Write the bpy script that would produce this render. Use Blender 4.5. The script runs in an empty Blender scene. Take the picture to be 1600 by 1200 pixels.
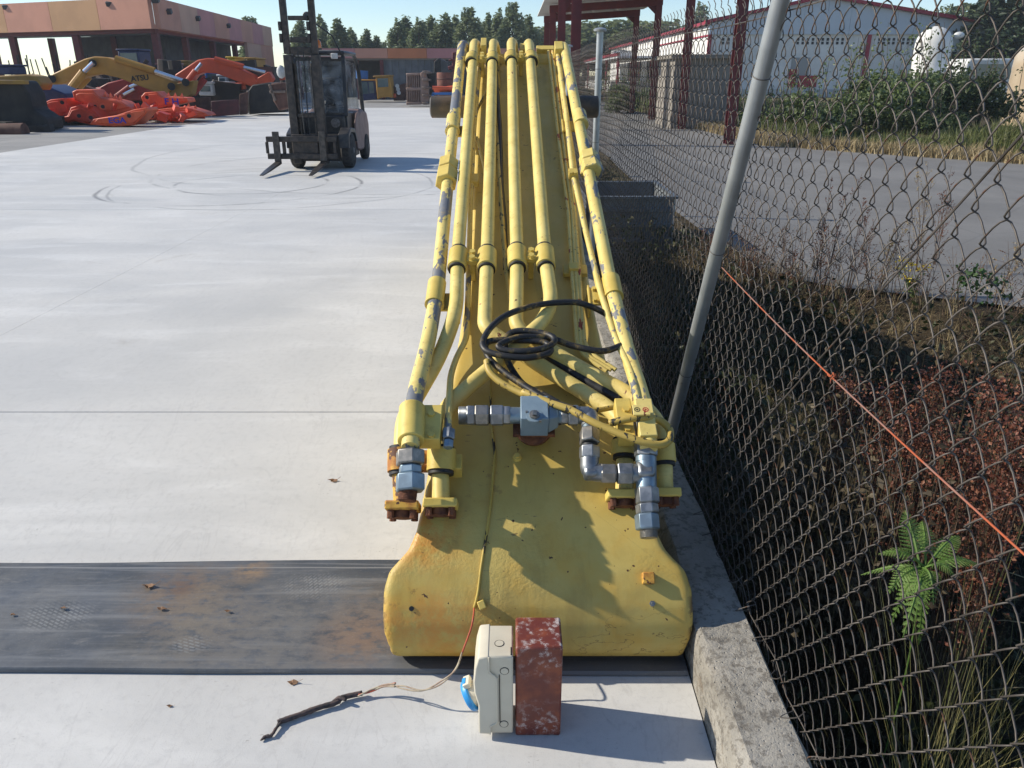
import bpy, bmesh, math, random
from mathutils import Vector, Matrix, noise as mnoise
R = math.radians
scene = bpy.context.scene
COL = scene.collection

# ------------------------------------------------------------------ camera, sky, sun, exposure
PITCH, FPX, CAMH = 21.9, 1200.0, 1.7
cam_d = bpy.data.cameras.new('camera'); cam = bpy.data.objects.new('camera', cam_d); COL.objects.link(cam)
cam.location = (0, 0, CAMH); cam.rotation_euler = (R(90 - PITCH), 0, 0)
cam_d.sensor_width = 36; cam_d.lens = 36 * FPX / 1600; cam_d.clip_start = .02; cam_d.clip_end = 3000
scene.camera = cam

SUN_EL, SUN_AZ = 31.0, -80.5          # azimuth from +Y towards +X
sd = Vector((math.cos(R(SUN_EL)) * math.sin(R(SUN_AZ)), math.cos(R(SUN_EL)) * math.cos(R(SUN_AZ)), math.sin(R(SUN_EL))))
world = bpy.data.worlds.new("World"); scene.world = world; world.use_nodes = True
wn = world.node_tree.nodes; wl = world.node_tree.links
sky = wn.new('ShaderNodeTexSky'); sky.sky_type = 'NISHITA'; sky.sun_disc = False
sky.sun_elevation = R(SUN_EL); sky.sun_rotation = R(SUN_AZ)
sky.air_density = 1.0; sky.dust_density = 0.0; sky.ozone_density = 2.2; sky.altitude = 300
bg = wn['Background']; bg.inputs['Strength'].default_value = 0.115
tint = wn.new('ShaderNodeMix'); tint.data_type = 'RGBA'; tint.blend_type = 'MULTIPLY'; tint.inputs[0].default_value = 1; tint.inputs[7].default_value = (.93, .98, 1.06, 1)
wl.new(sky.outputs['Color'], tint.inputs[6]); wl.new(tint.outputs[2], bg.inputs['Color'])
sun_d = bpy.data.lights.new('sun', 'SUN'); sun_d.energy = 4.7; sun_d.angle = R(0.53); sun_d.color = (1.0, .92, .78)
sun = bpy.data.objects.new('sun', sun_d); COL.objects.link(sun); sun.location = sd * 50
sun.rotation_euler = sd.to_track_quat('Z', 'Y').to_euler()
vs = scene.view_settings
scene.display_settings.display_device = 'sRGB'
vs.view_transform = 'Standard'; vs.look = 'None'; vs.gamma = 1; vs.use_curve_mapping = False
vs.exposure = 0.40
scene.render.engine = 'CYCLES'
scene.cycles.max_bounces = 6; scene.cycles.transparent_max_bounces = 12

# ------------------------------------------------------------------ pixel helpers (photograph pixels, 1600 x 1200)
_cp, _sp = math.cos(R(PITCH)), math.sin(R(PITCH))
def ray(px, py):
    u = (px - 800) / FPX; v = (600 - py) / FPX
    return Vector((u, _cp + v * _sp, -_sp + v * _cp))
CAM = Vector((0, 0, CAMH))
def atz(px, py, z=0.0):
    d = ray(px, py); return CAM + d * ((z - CAMH) / d.z)
def aty(px, py, y):
    d = ray(px, py); return CAM + d * (y / d.y)
def atx(px, py, x):
    d = ray(px, py); return CAM + d * (x / d.x)
def hx(px, y, z=0.8):                      # world x of a pixel column at distance y, height z
    return (px - 800) / FPX * (y * _cp + (CAMH - z) * _sp)
def hz(py, y):                             # world z of a pixel row at distance y
    return aty(800, py, y).z

# ------------------------------------------------------------------ objects
def wloc(o):
    v = Vector(o.location)
    while o.parent: o = o.parent; v += o.location
    return v
def tag(o, label=None, cat=None, group=None, kind=None):
    if label: o['label'] = label
    if cat: o['category'] = cat
    if group: o['group'] = group
    if kind: o['kind'] = kind
    return o
def thing(name, label, cat, loc=(0, 0, 0), group=None, kind=None):
    o = bpy.data.objects.new(name, None); COL.objects.link(o); o.location = loc
    o.empty_display_size = .2
    return tag(o, label, cat, group, kind)
def child(name, data, parent, loc=(0, 0, 0)):
    o = bpy.data.objects.new(name, data); COL.objects.link(o); o.parent = parent; o.location = loc; return o
def copy_tree(o, parent=None):
    c = o.copy(); COL.objects.link(c)
    if parent: c.parent = parent
    for ch in list(o.children): copy_tree(ch, c)
    return c

def frame(d, up=None):
    d = d.normalized()
    u = Vector((0, 0, 1)) if up is None else up
    if abs(d.dot(u)) > .97: u = Vector((1, 0, 0))
    a = u.cross(d).normalized(); b = d.cross(a).normalized()
    return a, b

class MB:
    def __init__(s): s.v = []; s.f = []; s.m = []; s.cur = 0
    def add(s, vs, fs):
        n = len(s.v); s.v += [tuple(p) for p in vs]
        for f in fs: s.f.append(tuple(i + n for i in f)); s.m.append(s.cur)
        return s
    def box(s, c, size, rot=None):
        c = Vector(c); h = Vector(size) * .5; vs = []
        for x in (-1, 1):
            for y in (-1, 1):
                for z in (-1, 1):
                    p = Vector((x * h.x, y * h.y, z * h.z))
                    if rot is not None: p = rot @ p
                    vs.append(c + p)
        return s.add(vs, [(0, 1, 3, 2), (4, 6, 7, 5), (0, 4, 5, 1), (2, 3, 7, 6), (0, 2, 6, 4), (1, 5, 7, 3)])
    def b2(s, a, b):
        a = Vector(a); b = Vector(b)
        return s.box((a + b) / 2, (abs(b.x - a.x), abs(b.y - a.y), abs(b.z - a.z)))
    def beam(s, p0, p1, w, h, up=None):
        p0 = Vector(p0); p1 = Vector(p1); a, b = frame(p1 - p0, up)
        vs = [p + a * i * w / 2 + b * j * h / 2 for p in (p0, p1) for i, j in ((-1, -1), (1, -1), (1, 1), (-1, 1))]
        return s.add(vs, [(3, 2, 1, 0), (4, 5, 6, 7), (0, 1, 5, 4), (1, 2, 6, 5), (2, 3, 7, 6), (3, 0, 4, 7)])
    def cyl(s, p0, p1, r0, r1=None, n=12, caps=True, phase=0.0):
        p0 = Vector(p0); p1 = Vector(p1); r1 = r0 if r1 is None else r1
        a, b = frame(p1 - p0); vs = []
        for p, r in ((p0, r0), (p1, r1)):
            for i in range(n):
                t = 2 * math.pi * i / n + phase; vs.append(p + (a * math.cos(t) + b * math.sin(t)) * r)
        fs = [(i, (i + 1) % n, n + (i + 1) % n, n + i) for i in range(n)]
        if caps: fs += [tuple(range(n - 1, -1, -1)), tuple(range(n, 2 * n))]
        return s.add(vs, fs)
    def lathe(s, p0, ax, prof, n=20, a=None):           # prof: (t along axis, radius)
        p0 = Vector(p0); ax = Vector(ax).normalized(); A, B = frame(ax); vs = []; fs = []
        for t, r in prof:
            for i in range(n):
                th = 2 * math.pi * i / n; vs.append(p0 + ax * t + (A * math.cos(th) + B * math.sin(th)) * r)
        k = len(prof)
        for j in range(k - 1):
            for i in range(n): fs.append((j * n + i, j * n + (i + 1) % n, (j + 1) * n + (i + 1) % n, (j + 1) * n + i))
        fs += [tuple(range(n - 1, -1, -1)), tuple(range((k - 1) * n, k * n))]
        return s.add(vs, fs)
    def tube(s, pts, r, n=8, closed=False, caps=True):
        pts = [Vector(p) for p in pts]; k = len(pts); rs = r if isinstance(r, (list, tuple)) else [r] * k
        vs = []; a = None
        for i in range(k):
            if closed: d = pts[(i + 1) % k] - pts[i - 1]
            else: d = pts[min(i + 1, k - 1)] - pts[max(i - 1, 0)]
            d = d.normalized() if d.length > 1e-9 else Vector((0, 0, 1))
            if a is None: a, b = frame(d)
            else:
                a = (a - d * a.dot(d)); a = a.normalized() if a.length > 1e-6 else frame(d)[0]
                b = d.cross(a)
            for j in range(n):
                t = 2 * math.pi * j / n; vs.append(pts[i] + (a * math.cos(t) + b * math.sin(t)) * rs[i])
        fs = []
        for i in range(k if closed else k - 1):
            i2 = (i + 1) % k
            for j in range(n): fs.append((i * n + j, i * n + (j + 1) % n, i2 * n + (j + 1) % n, i2 * n + j))
        if caps and not closed: fs += [tuple(range(n - 1, -1, -1)), tuple(range((k - 1) * n, k * n))]
        return s.add(vs, fs)
    def prism(s, poly, d):                               # poly: list of 3D points, extruded by vector d
        poly = [Vector(p) for p in poly]; d = Vector(d); n = len(poly)
        nrm = Vector((0, 0, 0))
        for i in range(n): nrm += poly[i].cross(poly[(i + 1) % n])
        if nrm.dot(d) > 0: poly = poly[::-1]
        vs = poly + [p + d for p in poly]
        fs = [tuple(range(n)), tuple(range(2 * n - 1, n - 1, -1))] + [((i + 1) % n, i, n + i, n + (i + 1) % n) for i in range(n)]
        return s.add(vs, fs)
    def quad(s, *p): return s.add(p, [tuple(range(len(p)))])
    def ico(s, c, r, sub=1, sc=(1, 1, 1), jit=0, rng=None):
        bm = bmesh.new(); bmesh.ops.create_icosphere(bm, subdivisions=sub, radius=1)
        vs = []
        for v in bm.verts:
            k = 1 + (rng.uniform(-jit, jit) if rng else 0)
            vs.append((c[0] + v.co.x * r * sc[0] * k, c[1] + v.co.y * r * sc[1] * k, c[2] + v.co.z * r * sc[2] * k))
        bm.verts.index_update(); fs = [tuple(v.index for v in f.verts) for f in bm.faces]; bm.free()
        return s.add(vs, fs)
    def mesh(s, name, off=(0, 0, 0), smooth=False, angle=40):
        me = bpy.data.meshes.new(name); o = Vector(off)
        me.from_pydata([(x - o.x, y - o.y, z - o.z) for x, y, z in s.v], [], s.f)
        if any(s.m): me.polygons.foreach_set('material_index', s.m)
        if smooth:
            me.polygons.foreach_set('use_smooth', [True] * len(me.polygons))
            if angle < 180: me.set_sharp_from_angle(angle=R(angle))
        me.validate(); me.update(); return me
    def build(s, name, mats, parent=None, smooth=False, angle=40, bevel=0, origin=None, label=None, kind=None):
        if parent is not None: off = wloc(parent)
        elif origin is not None: off = Vector(origin)
        else:
            xs = [p[0] for p in s.v]; ys = [p[1] for p in s.v]; zs = [p[2] for p in s.v]
            off = Vector(((min(xs) + max(xs)) / 2, (min(ys) + max(ys)) / 2, min(zs)))
        me = s.mesh(name, off, smooth, angle)
        for m in (mats if isinstance(mats, (list, tuple)) else [mats]): me.materials.append(m)
        o = bpy.data.objects.new(name, me); COL.objects.link(o)
        if parent is not None: o.parent = parent
        else: o.location = off
        if bevel:
            b = o.modifiers.new('edge', 'BEVEL'); b.width = bevel; b.segments = 2; b.limit_method = 'ANGLE'; b.angle_limit = R(35)
            b.harden_normals = False
            if not smooth:
                me.polygons.foreach_set('use_smooth', [True] * len(me.polygons)); me.set_sharp_from_angle(angle=R(35))
        if label: o['label'] = label
        if kind: o['kind'] = kind
        return o

def fillet(pts, r, k=5):
    """round the corners of a polyline"""
    pts = [Vector(p) for p in pts]; out = [pts[0]]
    for i in range(1, len(pts) - 1):
        a, b, c = pts[i - 1], pts[i], pts[i + 1]
        la, lc = (a - b).length, (c - b).length; q = min(r, la * .45, lc * .45)
        p0 = b + (a - b).normalized() * q; p1 = b + (c - b).normalized() * q
        for j in range(k + 1):
            t = j / k; out.append(p0 * (1 - t) ** 2 + b * 2 * t * (1 - t) + p1 * t * t)
    return out + [pts[-1]]
def spline(pts, k=6, closed=False):
    pts = [Vector(p) for p in pts]; n = len(pts); out = []
    for i in range(n if closed else n - 1):
        if closed: p0, p1, p2, p3 = pts[i - 1], pts[i], pts[(i + 1) % n], pts[(i + 2) % n]
        else: p0, p1, p2, p3 = pts[max(i - 1, 0)], pts[i], pts[i + 1], pts[min(i + 2, n - 1)]
        for j in range(k):
            t = j / k
            out.append(.5 * ((2 * p1) + (p2 - p0) * t + (2 * p0 - 5 * p1 + 4 * p2 - p3) * t * t + (3 * p1 - p0 - 3 * p2 + p3) * t ** 3))
    return out if closed else out + [pts[-1]]
def sm(a, b, x):
    t = max(0, min(1, (x - a) / (b - a))); return t * t * (3 - 2 * t)
def lerp(tab, x):
    if x <= tab[0][0]: return tab[0][1]
    for (a, b), (c, d) in zip(tab, tab[1:]):
        if x <= c: return b + (d - b) * (x - a) / (c - a)
    return tab[-1][1]

# ------------------------------------------------------------------ materials
class NT:
    def __init__(s, name):
        s.mat = bpy.data.materials.new(name); s.mat.use_nodes = True; s.t = s.mat.node_tree; s.n = s.t.nodes; s.l = s.t.links
        s.p = s.n['Principled BSDF']; s.tc = s.n.new('ShaderNodeTexCoord'); s.geo = None
    def new(s, t, **kw):
        n = s.n.new(t)
        for k, v in kw.items(): setattr(n, k, v)
        return n
    def pos(s):
        if not s.geo: s.geo = s.new('ShaderNodeNewGeometry')
        return s.geo.outputs['Position']
    def co(s): return s.tc.outputs['Object']
    def set(s, sock, v):
        if hasattr(v, 'is_output') or isinstance(v, bpy.types.NodeSocket): s.l.new(v, sock)
        elif isinstance(v, tuple) and len(v) == 3 and sock.type == 'RGBA': sock.default_value = (*v, 1)
        else: sock.default_value = v
    def mapv(s, vec, scale=(1, 1, 1), loc=(0, 0, 0), rot=(0, 0, 0)):
        m = s.new('ShaderNodeMapping'); s.l.new(vec, m.inputs[0]); m.inputs['Scale'].default_value = scale
        m.inputs['Location'].default_value = loc; m.inputs['Rotation'].default_value = rot; return m.outputs[0]
    def noise(s, vec, scale=5, detail=4, rough=.55, dist=0):
        n = s.new('ShaderNodeTexNoise'); s.l.new(vec, n.inputs['Vector']); n.inputs['Scale'].default_value = scale
        n.inputs['Detail'].default_value = detail; n.inputs['Roughness'].default_value = rough; n.inputs['Distortion'].default_value = dist
        return n.outputs['Fac']
    def vor(s, vec, scale=5, feature='F1', out='Distance'):
        n = s.new('ShaderNodeTexVoronoi', feature=feature); s.l.new(vec, n.inputs['Vector']); n.inputs['Scale'].default_value = scale; return n.outputs[out]
    def ramp(s, fac, a, b, va=0.0, vb=1.0):
        m = s.new('ShaderNodeMapRange', interpolation_type='SMOOTHSTEP'); s.set(m.inputs['Value'], fac)
        m.inputs['From Min'].default_value = a; m.inputs['From Max'].default_value = b
        m.inputs['To Min'].default_value = va; m.inputs['To Max'].default_value = vb; return m.outputs[0]
    def math(s, op, a, b=0.0, c=None):
        m = s.new('ShaderNodeMath', operation=op); s.set(m.inputs[0], a); s.set(m.inputs[1], b)
        if c is not None: s.set(m.inputs[2], c)
        return m.outputs[0]
    def mix(s, fac, a, b, mode='MIX'):
        m = s.new('ShaderNodeMix', data_type='RGBA', blend_type=mode); s.set(m.inputs[0], fac); s.set(m.inputs[6], a); s.set(m.inputs[7], b); return m.outputs[2]
    def bump(s, h, strength=.3, dist=.01):
        b = s.new('ShaderNodeBump'); b.inputs['Strength'].default_value = strength; b.inputs['Distance'].default_value = dist
        s.l.new(h, b.inputs['Height']); s.l.new(b.outputs[0], s.p.inputs['Normal'])
    def spot(s, vec, c, r, soft=.4, sc=(1, 1, 1)):       # 1 inside a ball around c
        m = s.mapv(vec, (1 / sc[0], 1 / sc[1], 1 / sc[2])); d = s.new('ShaderNodeVectorMath', operation='DISTANCE'); s.l.new(m, d.inputs[0])
        d.inputs[1].default_value = (c[0] / sc[0], c[1] / sc[1], c[2] / sc[2]); return s.ramp(d.outputs['Value'], r * (1 - soft), r * (1 + soft), 1, 0)
    def fin(s, col, rough=.6, metal=0.0, spec=.5):
        s.set(s.p.inputs['Base Color'], col); s.set(s.p.inputs['Roughness'], rough); s.set(s.p.inputs['Metallic'], metal)
        s.p.inputs['Specular IOR Level'].default_value = spec; return s.mat

def simple(name, col, col2=None, scale=6, rough=.6, metal=0.0, spec=.4, chips=None, chip_scale=12, chip_at=.66, bump=0, bscale=40, contrast=(.38, .62)):
    t = NT(name); c = col
    if col2 is not None: c = t.mix(t.ramp(t.noise(t.co(), scale, 5), *contrast), col, col2)
    if chips is not None: c = t.mix(t.ramp(t.noise(t.co(), chip_scale, 5, .65), chip_at, chip_at + .03), c, chips)
    if bump: t.bump(t.noise(t.co(), bscale, 3), bump, .01)
    return t.fin(c, rough, metal, spec)
# ------------------------------------------------------------------ surface materials
def mat_concrete():
    t = NT('yard_concrete'); P = t.pos()
    big = t.noise(P, .35, 5, .6, .4)
    st = t.noise(t.mapv(P, (.32, 1.0, 1), rot=(0, 0, R(-14))), 1.0, 7, .62, .9)
    st2 = t.noise(t.mapv(P, (.7, 2.2, 1), rot=(0, 0, R(11))), 1.1, 6, .6, .5)
    fine = t.noise(P, 26, 5, .7); grit = t.noise(P, 260, 2, .6)
    c = t.mix(t.ramp(big, .32, .68), (.50, .497, .483), (.60, .59, .565))
    c = t.mix(t.math('MULTIPLY', t.ramp(st, .42, .70), .55), c, (.43, .43, .42))
    c = t.mix(t.math('MULTIPLY', t.ramp(st2, .48, .70), .55), c, (.66, .655, .635))
    c = t.mix(t.math('MULTIPLY', t.ramp(fine, .46, .74), .36), c, (.38, .38, .375))
    c = t.mix(t.math('MULTIPLY', t.ramp(grit, .60, .70), .42), c, (.33, .33, .32))
    # small dark specks and short scuffs
    sp = t.noise(P, 9, 2, .5); sp2 = t.noise(t.mapv(P, (60, 110, 60), rot=(0, 0, .4)), 1, 3, .6)
    c = t.mix(t.math('MULTIPLY', t.math('MULTIPLY', t.ramp(sp, .60, .72), t.ramp(sp2, .60, .68)), .65), c, (.16, .15, .13))
    wisp = t.noise(t.mapv(P, (2.2, .5, 1), rot=(0, 0, .6)), 1.6, 5, .6, 2.2)
    c = t.mix(t.math('MULTIPLY', t.ramp(t.math('ABSOLUTE', t.math('SUBTRACT', wisp, .5)), .012, 0, 0, 1), .16), c, (.30, .29, .28))
    stn = t.math('MULTIPLY', t.ramp(t.noise(P, 1.7, 4, .6, .6), .63, .74), t.ramp(t.noise(P, 11, 4, .65), .35, .6))
    c = t.mix(t.math('MULTIPLY', stn, .35), c, (.33, .30, .26))
    # tyre arcs left by the truck's turning
    wob = t.math('MULTIPLY', t.math('SUBTRACT', t.noise(P, .5, 2), .5), .35)
    brk = t.ramp(t.noise(P, .7, 5, .65), .40, .56)
    for cx, cy, r, w, k in ((-4.6, 13.0, 2.05, .05, .55), (-4.4, 13.3, 1.25, .05, .5), (-3.9, 13.2, 2.6, .04, .35), (-3.0, 15.2, 3.6, .06, .3), (-1.6, 18.5, 6.5, .07, .25)):
        d = t.new('ShaderNodeVectorMath', operation='DISTANCE'); t.l.new(t.mapv(P, (1, 1, 0)), d.inputs[0]); d.inputs[1].default_value = (cx, cy, 0)
        ring = t.math('ABSOLUTE', t.math('SUBTRACT', t.math('ADD', d.outputs['Value'], wob), r))
        c = t.mix(t.math('MULTIPLY', t.math('MULTIPLY', t.ramp(ring, 0, w, 1, 0), brk), k * 1.35), c, (.15, .15, .15))
    # pale dusty patch edges
    t.bump(t.math('ADD', t.math('MULTIPLY', fine, .6), t.math('MULTIPLY', grit, .25)), .18, .006)
    return t.fin(c, t.ramp(st, .3, .7, .75, .6), 0, .35)
def mat_asphalt(name, a, b, dust):
    t = NT(name); P = t.pos()
    c = t.mix(t.ramp(t.noise(P, .5, 6, .6, .5), .35, .65), a, b)
    c = t.mix(t.math('MULTIPLY', t.ramp(t.noise(t.mapv(P, (1.2, .12, 1)), 1, 5, .6), .5, .75), .5), c, dust)
    c = t.mix(t.math('MULTIPLY', t.ramp(t.noise(P, 140, 2), .5, .7), .45), c, (a[0] * .5, a[1] * .5, a[2] * .5))
    crack = t.vor(t.mapv(t.pos(), (.35, .35, .35)), 1.0, 'DISTANCE_TO_EDGE')
    c = t.mix(t.math('MULTIPLY', t.ramp(crack, .002, .006, 1, 0), .12), c, (.03, .03, .03))
    t.bump(t.noise(P, 120, 3), .35, .01)
    return t.fin(c, .85, 0, .3)
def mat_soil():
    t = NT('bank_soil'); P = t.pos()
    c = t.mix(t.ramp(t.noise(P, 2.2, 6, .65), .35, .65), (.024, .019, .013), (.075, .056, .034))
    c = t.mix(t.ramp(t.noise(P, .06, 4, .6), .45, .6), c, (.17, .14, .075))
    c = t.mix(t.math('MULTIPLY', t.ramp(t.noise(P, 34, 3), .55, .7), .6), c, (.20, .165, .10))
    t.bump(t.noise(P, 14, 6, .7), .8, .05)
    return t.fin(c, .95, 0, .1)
def mat_kerb():
    t = NT('kerb_concrete'); P = t.pos()
    c = t.mix(t.ramp(t.noise(P, 3.5, 6, .6), .35, .65), (.25, .232, .20), (.385, .36, .315))
    c = t.mix(t.math('MULTIPLY', t.ramp(t.noise(P, 38, 4, .7), .48, .62), .75), c, (.14, .125, .105))
    c = t.mix(t.math('MULTIPLY', t.ramp(t.noise(P, 9, 4, .7), .6, .7), .5), c, (.22, .17, .12))
    pit = t.vor(P, 55); t.bump(t.math('ADD', t.noise(P, 42, 6, .75), t.ramp(pit, .0, .22, -.5, 0)), .9, .012)
    return t.fin(c, .9, 0, .25)
m_conc = mat_concrete()
m_base = simple('joint_filler', (.12, .12, .115), rough=.9)
m_asph = mat_asphalt('apron_asphalt', (.25, .245, .235), (.31, .30, .285), (.37, .36, .34))
m_road = mat_asphalt('road_asphalt', (.16, .155, .148), (.205, .198, .188), (.25, .24, .225))
m_soil = mat_soil(); m_kerb = mat_kerb()

# ------------------------------------------------------------------ ground, yard, road, kerb
KX0, KX1, KH = .545, .725, .17          # kerb faces and height; the fence stands on its outer edge
FX = .735                                # fence plane
def near_edge(y): return lerp(((2.5, 12.0), (3.5, 9.0), (4.4, 6.6), (5.2, 5.1), (5.9, 4.05), (6.6, 2.75), (7.2, 2.35), (12, 2.15), (40, 2.1), (400, 2.1)), y)
def far_edge(y): return lerp(((3, 27), (10, 17.5), (16.5, 10.6), (21, 6.6), (30, 6.35), (400, 6.35)), y)
def terr(x, y):
    if x < .74: return -.16
    e = near_edge(y); n = mnoise.noise((x * 1.3, y * 1.3, 0)) * .09 + mnoise.noise((x * 4, y * 4, 3)) * .03
    if x < e:
        t = (x - .74) / (e - .74)
        z = -(.62 - .38 * sm(6.2, 7.8, y)) * (1 - sm(.12, .92, t)) - .03
        return z + n * (1 - sm(.8, 1, t)) * sm(0, .1, t)
    f = far_edge(y)
    if x < f: return -.05
    return -.05 + min(.25, (x - f) * .06) + n * min(1, (x - f) / 2)
xs = [-600, -200, -80, -30, -12.3, -2, .5, .70, .735] + [.76 + i * .11 for i in range(60)] + [7.5, 8.2, 9, 10, 11, 12, 13, 14, 15, 16, 18, 20, 24, 30, 40, 60, 100, 200, 600]
ys = [-80, -20, -6, -3] + [-2 + i * .16 for i in range(90)] + [12.6, 13.2, 14, 15, 16, 17, 18, 19, 20, 21, 22, 24, 27, 30, 35, 40, 50, 60, 80, 110, 200, 500, 1500]
mb = MB(); nx = len(xs)
mb.add([(x, y, terr(x, y)) for y in ys for x in xs], [(j * nx + i, j * nx + i + 1, (j + 1) * nx + i + 1, (j + 1) * nx + i) for j in range(len(ys) - 1) for i in range(nx - 1)])
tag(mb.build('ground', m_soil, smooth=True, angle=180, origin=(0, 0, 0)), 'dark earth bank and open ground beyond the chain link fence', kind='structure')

yard = thing('concrete_yard', 'pale concrete yard of big trowelled slabs with fine joints', None, kind='structure')
mb = MB(); mb.b2((-12.1, -3, -.14), (KX0, 46, -.045)); mb.build('joint_bed', m_base, yard)
cx = [-12.1, -7.9, -3.6, KX0 - .004]; cy = [-3, 3.82, 10.6, 17.5, 24.5, 31.5, 38.7, 46]
for i in range(3):
    for j in range(7):
        g = .004; mb = MB(); mb.b2((cx[i] + (.0012 if i else 0), cy[j] + (g if j else 0), -.042), (cx[i + 1] - (.0012 if i < 2 else 0), cy[j + 1] - g, 0))
        mb.build('concrete_slab', m_conc, yard)
mb = MB(); mb.b2((-90, -10, -.10), (-12.104, 46, -.004)); mb.b2((-90, 46.002, -.10), (1.9, 150, -.004))
tag(mb.build('apron', m_asph, origin=(-20, 40, 0)), 'grey asphalt apron along the far edge of the pale concrete', kind='structure')
mb = MB(); ry = [2.6 + i * .22 for i in range(25)] + [8.2, 9, 10, 12, 14, 16, 18, 20, 22, 26, 32, 40, 60, 100, 160]
vsr = []; fsr = []; K = 6
for y in ry:
    a, b = near_edge(y), far_edge(y); a += mnoise.noise((0, y * 2.2, 7)) * .10; b += mnoise.noise((5, y, 7)) * .15
    for i in range(K + 1): vsr.append((a + (b - a) * i / K, y, -.012))
for j in range(len(ry) - 1):
    for i in range(K): fsr.append((j * (K + 1) + i, j * (K + 1) + i + 1, (j + 1) * (K + 1) + i + 1, (j + 1) * (K + 1) + i))
mb.add(vsr, fsr)
tag(mb.build('road', m_road, origin=(4, 15, 0)), 'grey worn asphalt road behind the chain link fence', kind='structure')

# rough kerb: a lumpy little wall
mb = MB(); n = 120; ysk = [-3 + i * .085 for i in range(140)] + [9 + i * .8 for i in range(47)]
prof0 = [(KX0, -.02), (KX0, .06), (KX0 + .001, .12), (KX0 + .006, KH - .012), (KX0 + .022, KH), (KX0 + .06, KH), (KX0 + .10, KH), (KX0 + .14, KH), (KX1 - .012, KH - .004), (KX1, KH - .03), (KX1, .0), (KX1 - .002, -.3), (KX1, -.75)]
vsk = []; m = len(prof0)
for y in ysk:
    for q, (x, z) in enumerate(prof0):
        a = 1 if q > 1 else 0
        vsk.append((x + a * (.007 * mnoise.noise((q * 3.1, y * 9, 1)) + .007 * mnoise.noise((q * .6, y * 2.2, 5))), y, z + (.008 * mnoise.noise((q * 1.7, y * 11, 9)) + .008 * mnoise.noise((q * .5, y * 2.6, 2)) if 2 < q < 10 else 0)))
mb.add(vsk, [(j * m + i, j * m + i + 1, (j + 1) * m + i + 1, (j + 1) * m + i) for j in range(len(ysk) - 1) for i in range(m - 1)])
for j in range(len(mb.f)): mb.f[j] = mb.f[j][::-1]
tag(mb.build('kerb', m_kerb, smooth=True, angle=32, origin=(KX0, 0, 0)), 'rough low concrete kerb wall under the chain link fence', kind='structure')
# ------------------------------------------------------------------ yellow excavator boom lying on the yard
S, Z0, D0 = .455, .385, 1.925
TOPP = [(1.847, .105), (1.849, .14), (1.859, .18), (1.88, .224), (1.91, .264), (1.95, .309), (2.0, .354), (2.05, .393), (2.1, .427), (2.15, .458), (2.2, .487), (2.28, .532), (2.38, .586), (2.5, Z0 + S * (2.5 - D0))]
def pz(y):                                               # height of the boom's top plate at distance y
    if y < 1.845: return -9
    if y < 2.5: return lerp(TOPP, y)
    if y <= 4.86: return Z0 + S * (y - D0)
    a = Z0 + S * (4.86 - D0); t = y - 4.86
    return a + S * t - .95 * t * t if t < .44 else a + S * .44 - .95 * .44 ** 2 - .381 * (t - .44)
def bc(y): return .077 - .011 * (y - 2)                  # centre line
SF = 1.15                                                # the pipe ends hang down the steeper foot
def on(px, py, off=.108):                                # photograph pixel -> point 'off' above the plate's plane
    d = ray(px, min(py, 692)); t = (Z0 + off - S * D0 - CAMH) / (d.z - S * d.y); p = CAM + d * t
    if py <= 692: return p
    d = ray(px, py); t = (p.z - SF * p.y - CAMH) / (d.z - SF * d.y); return CAM + d * t

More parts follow.
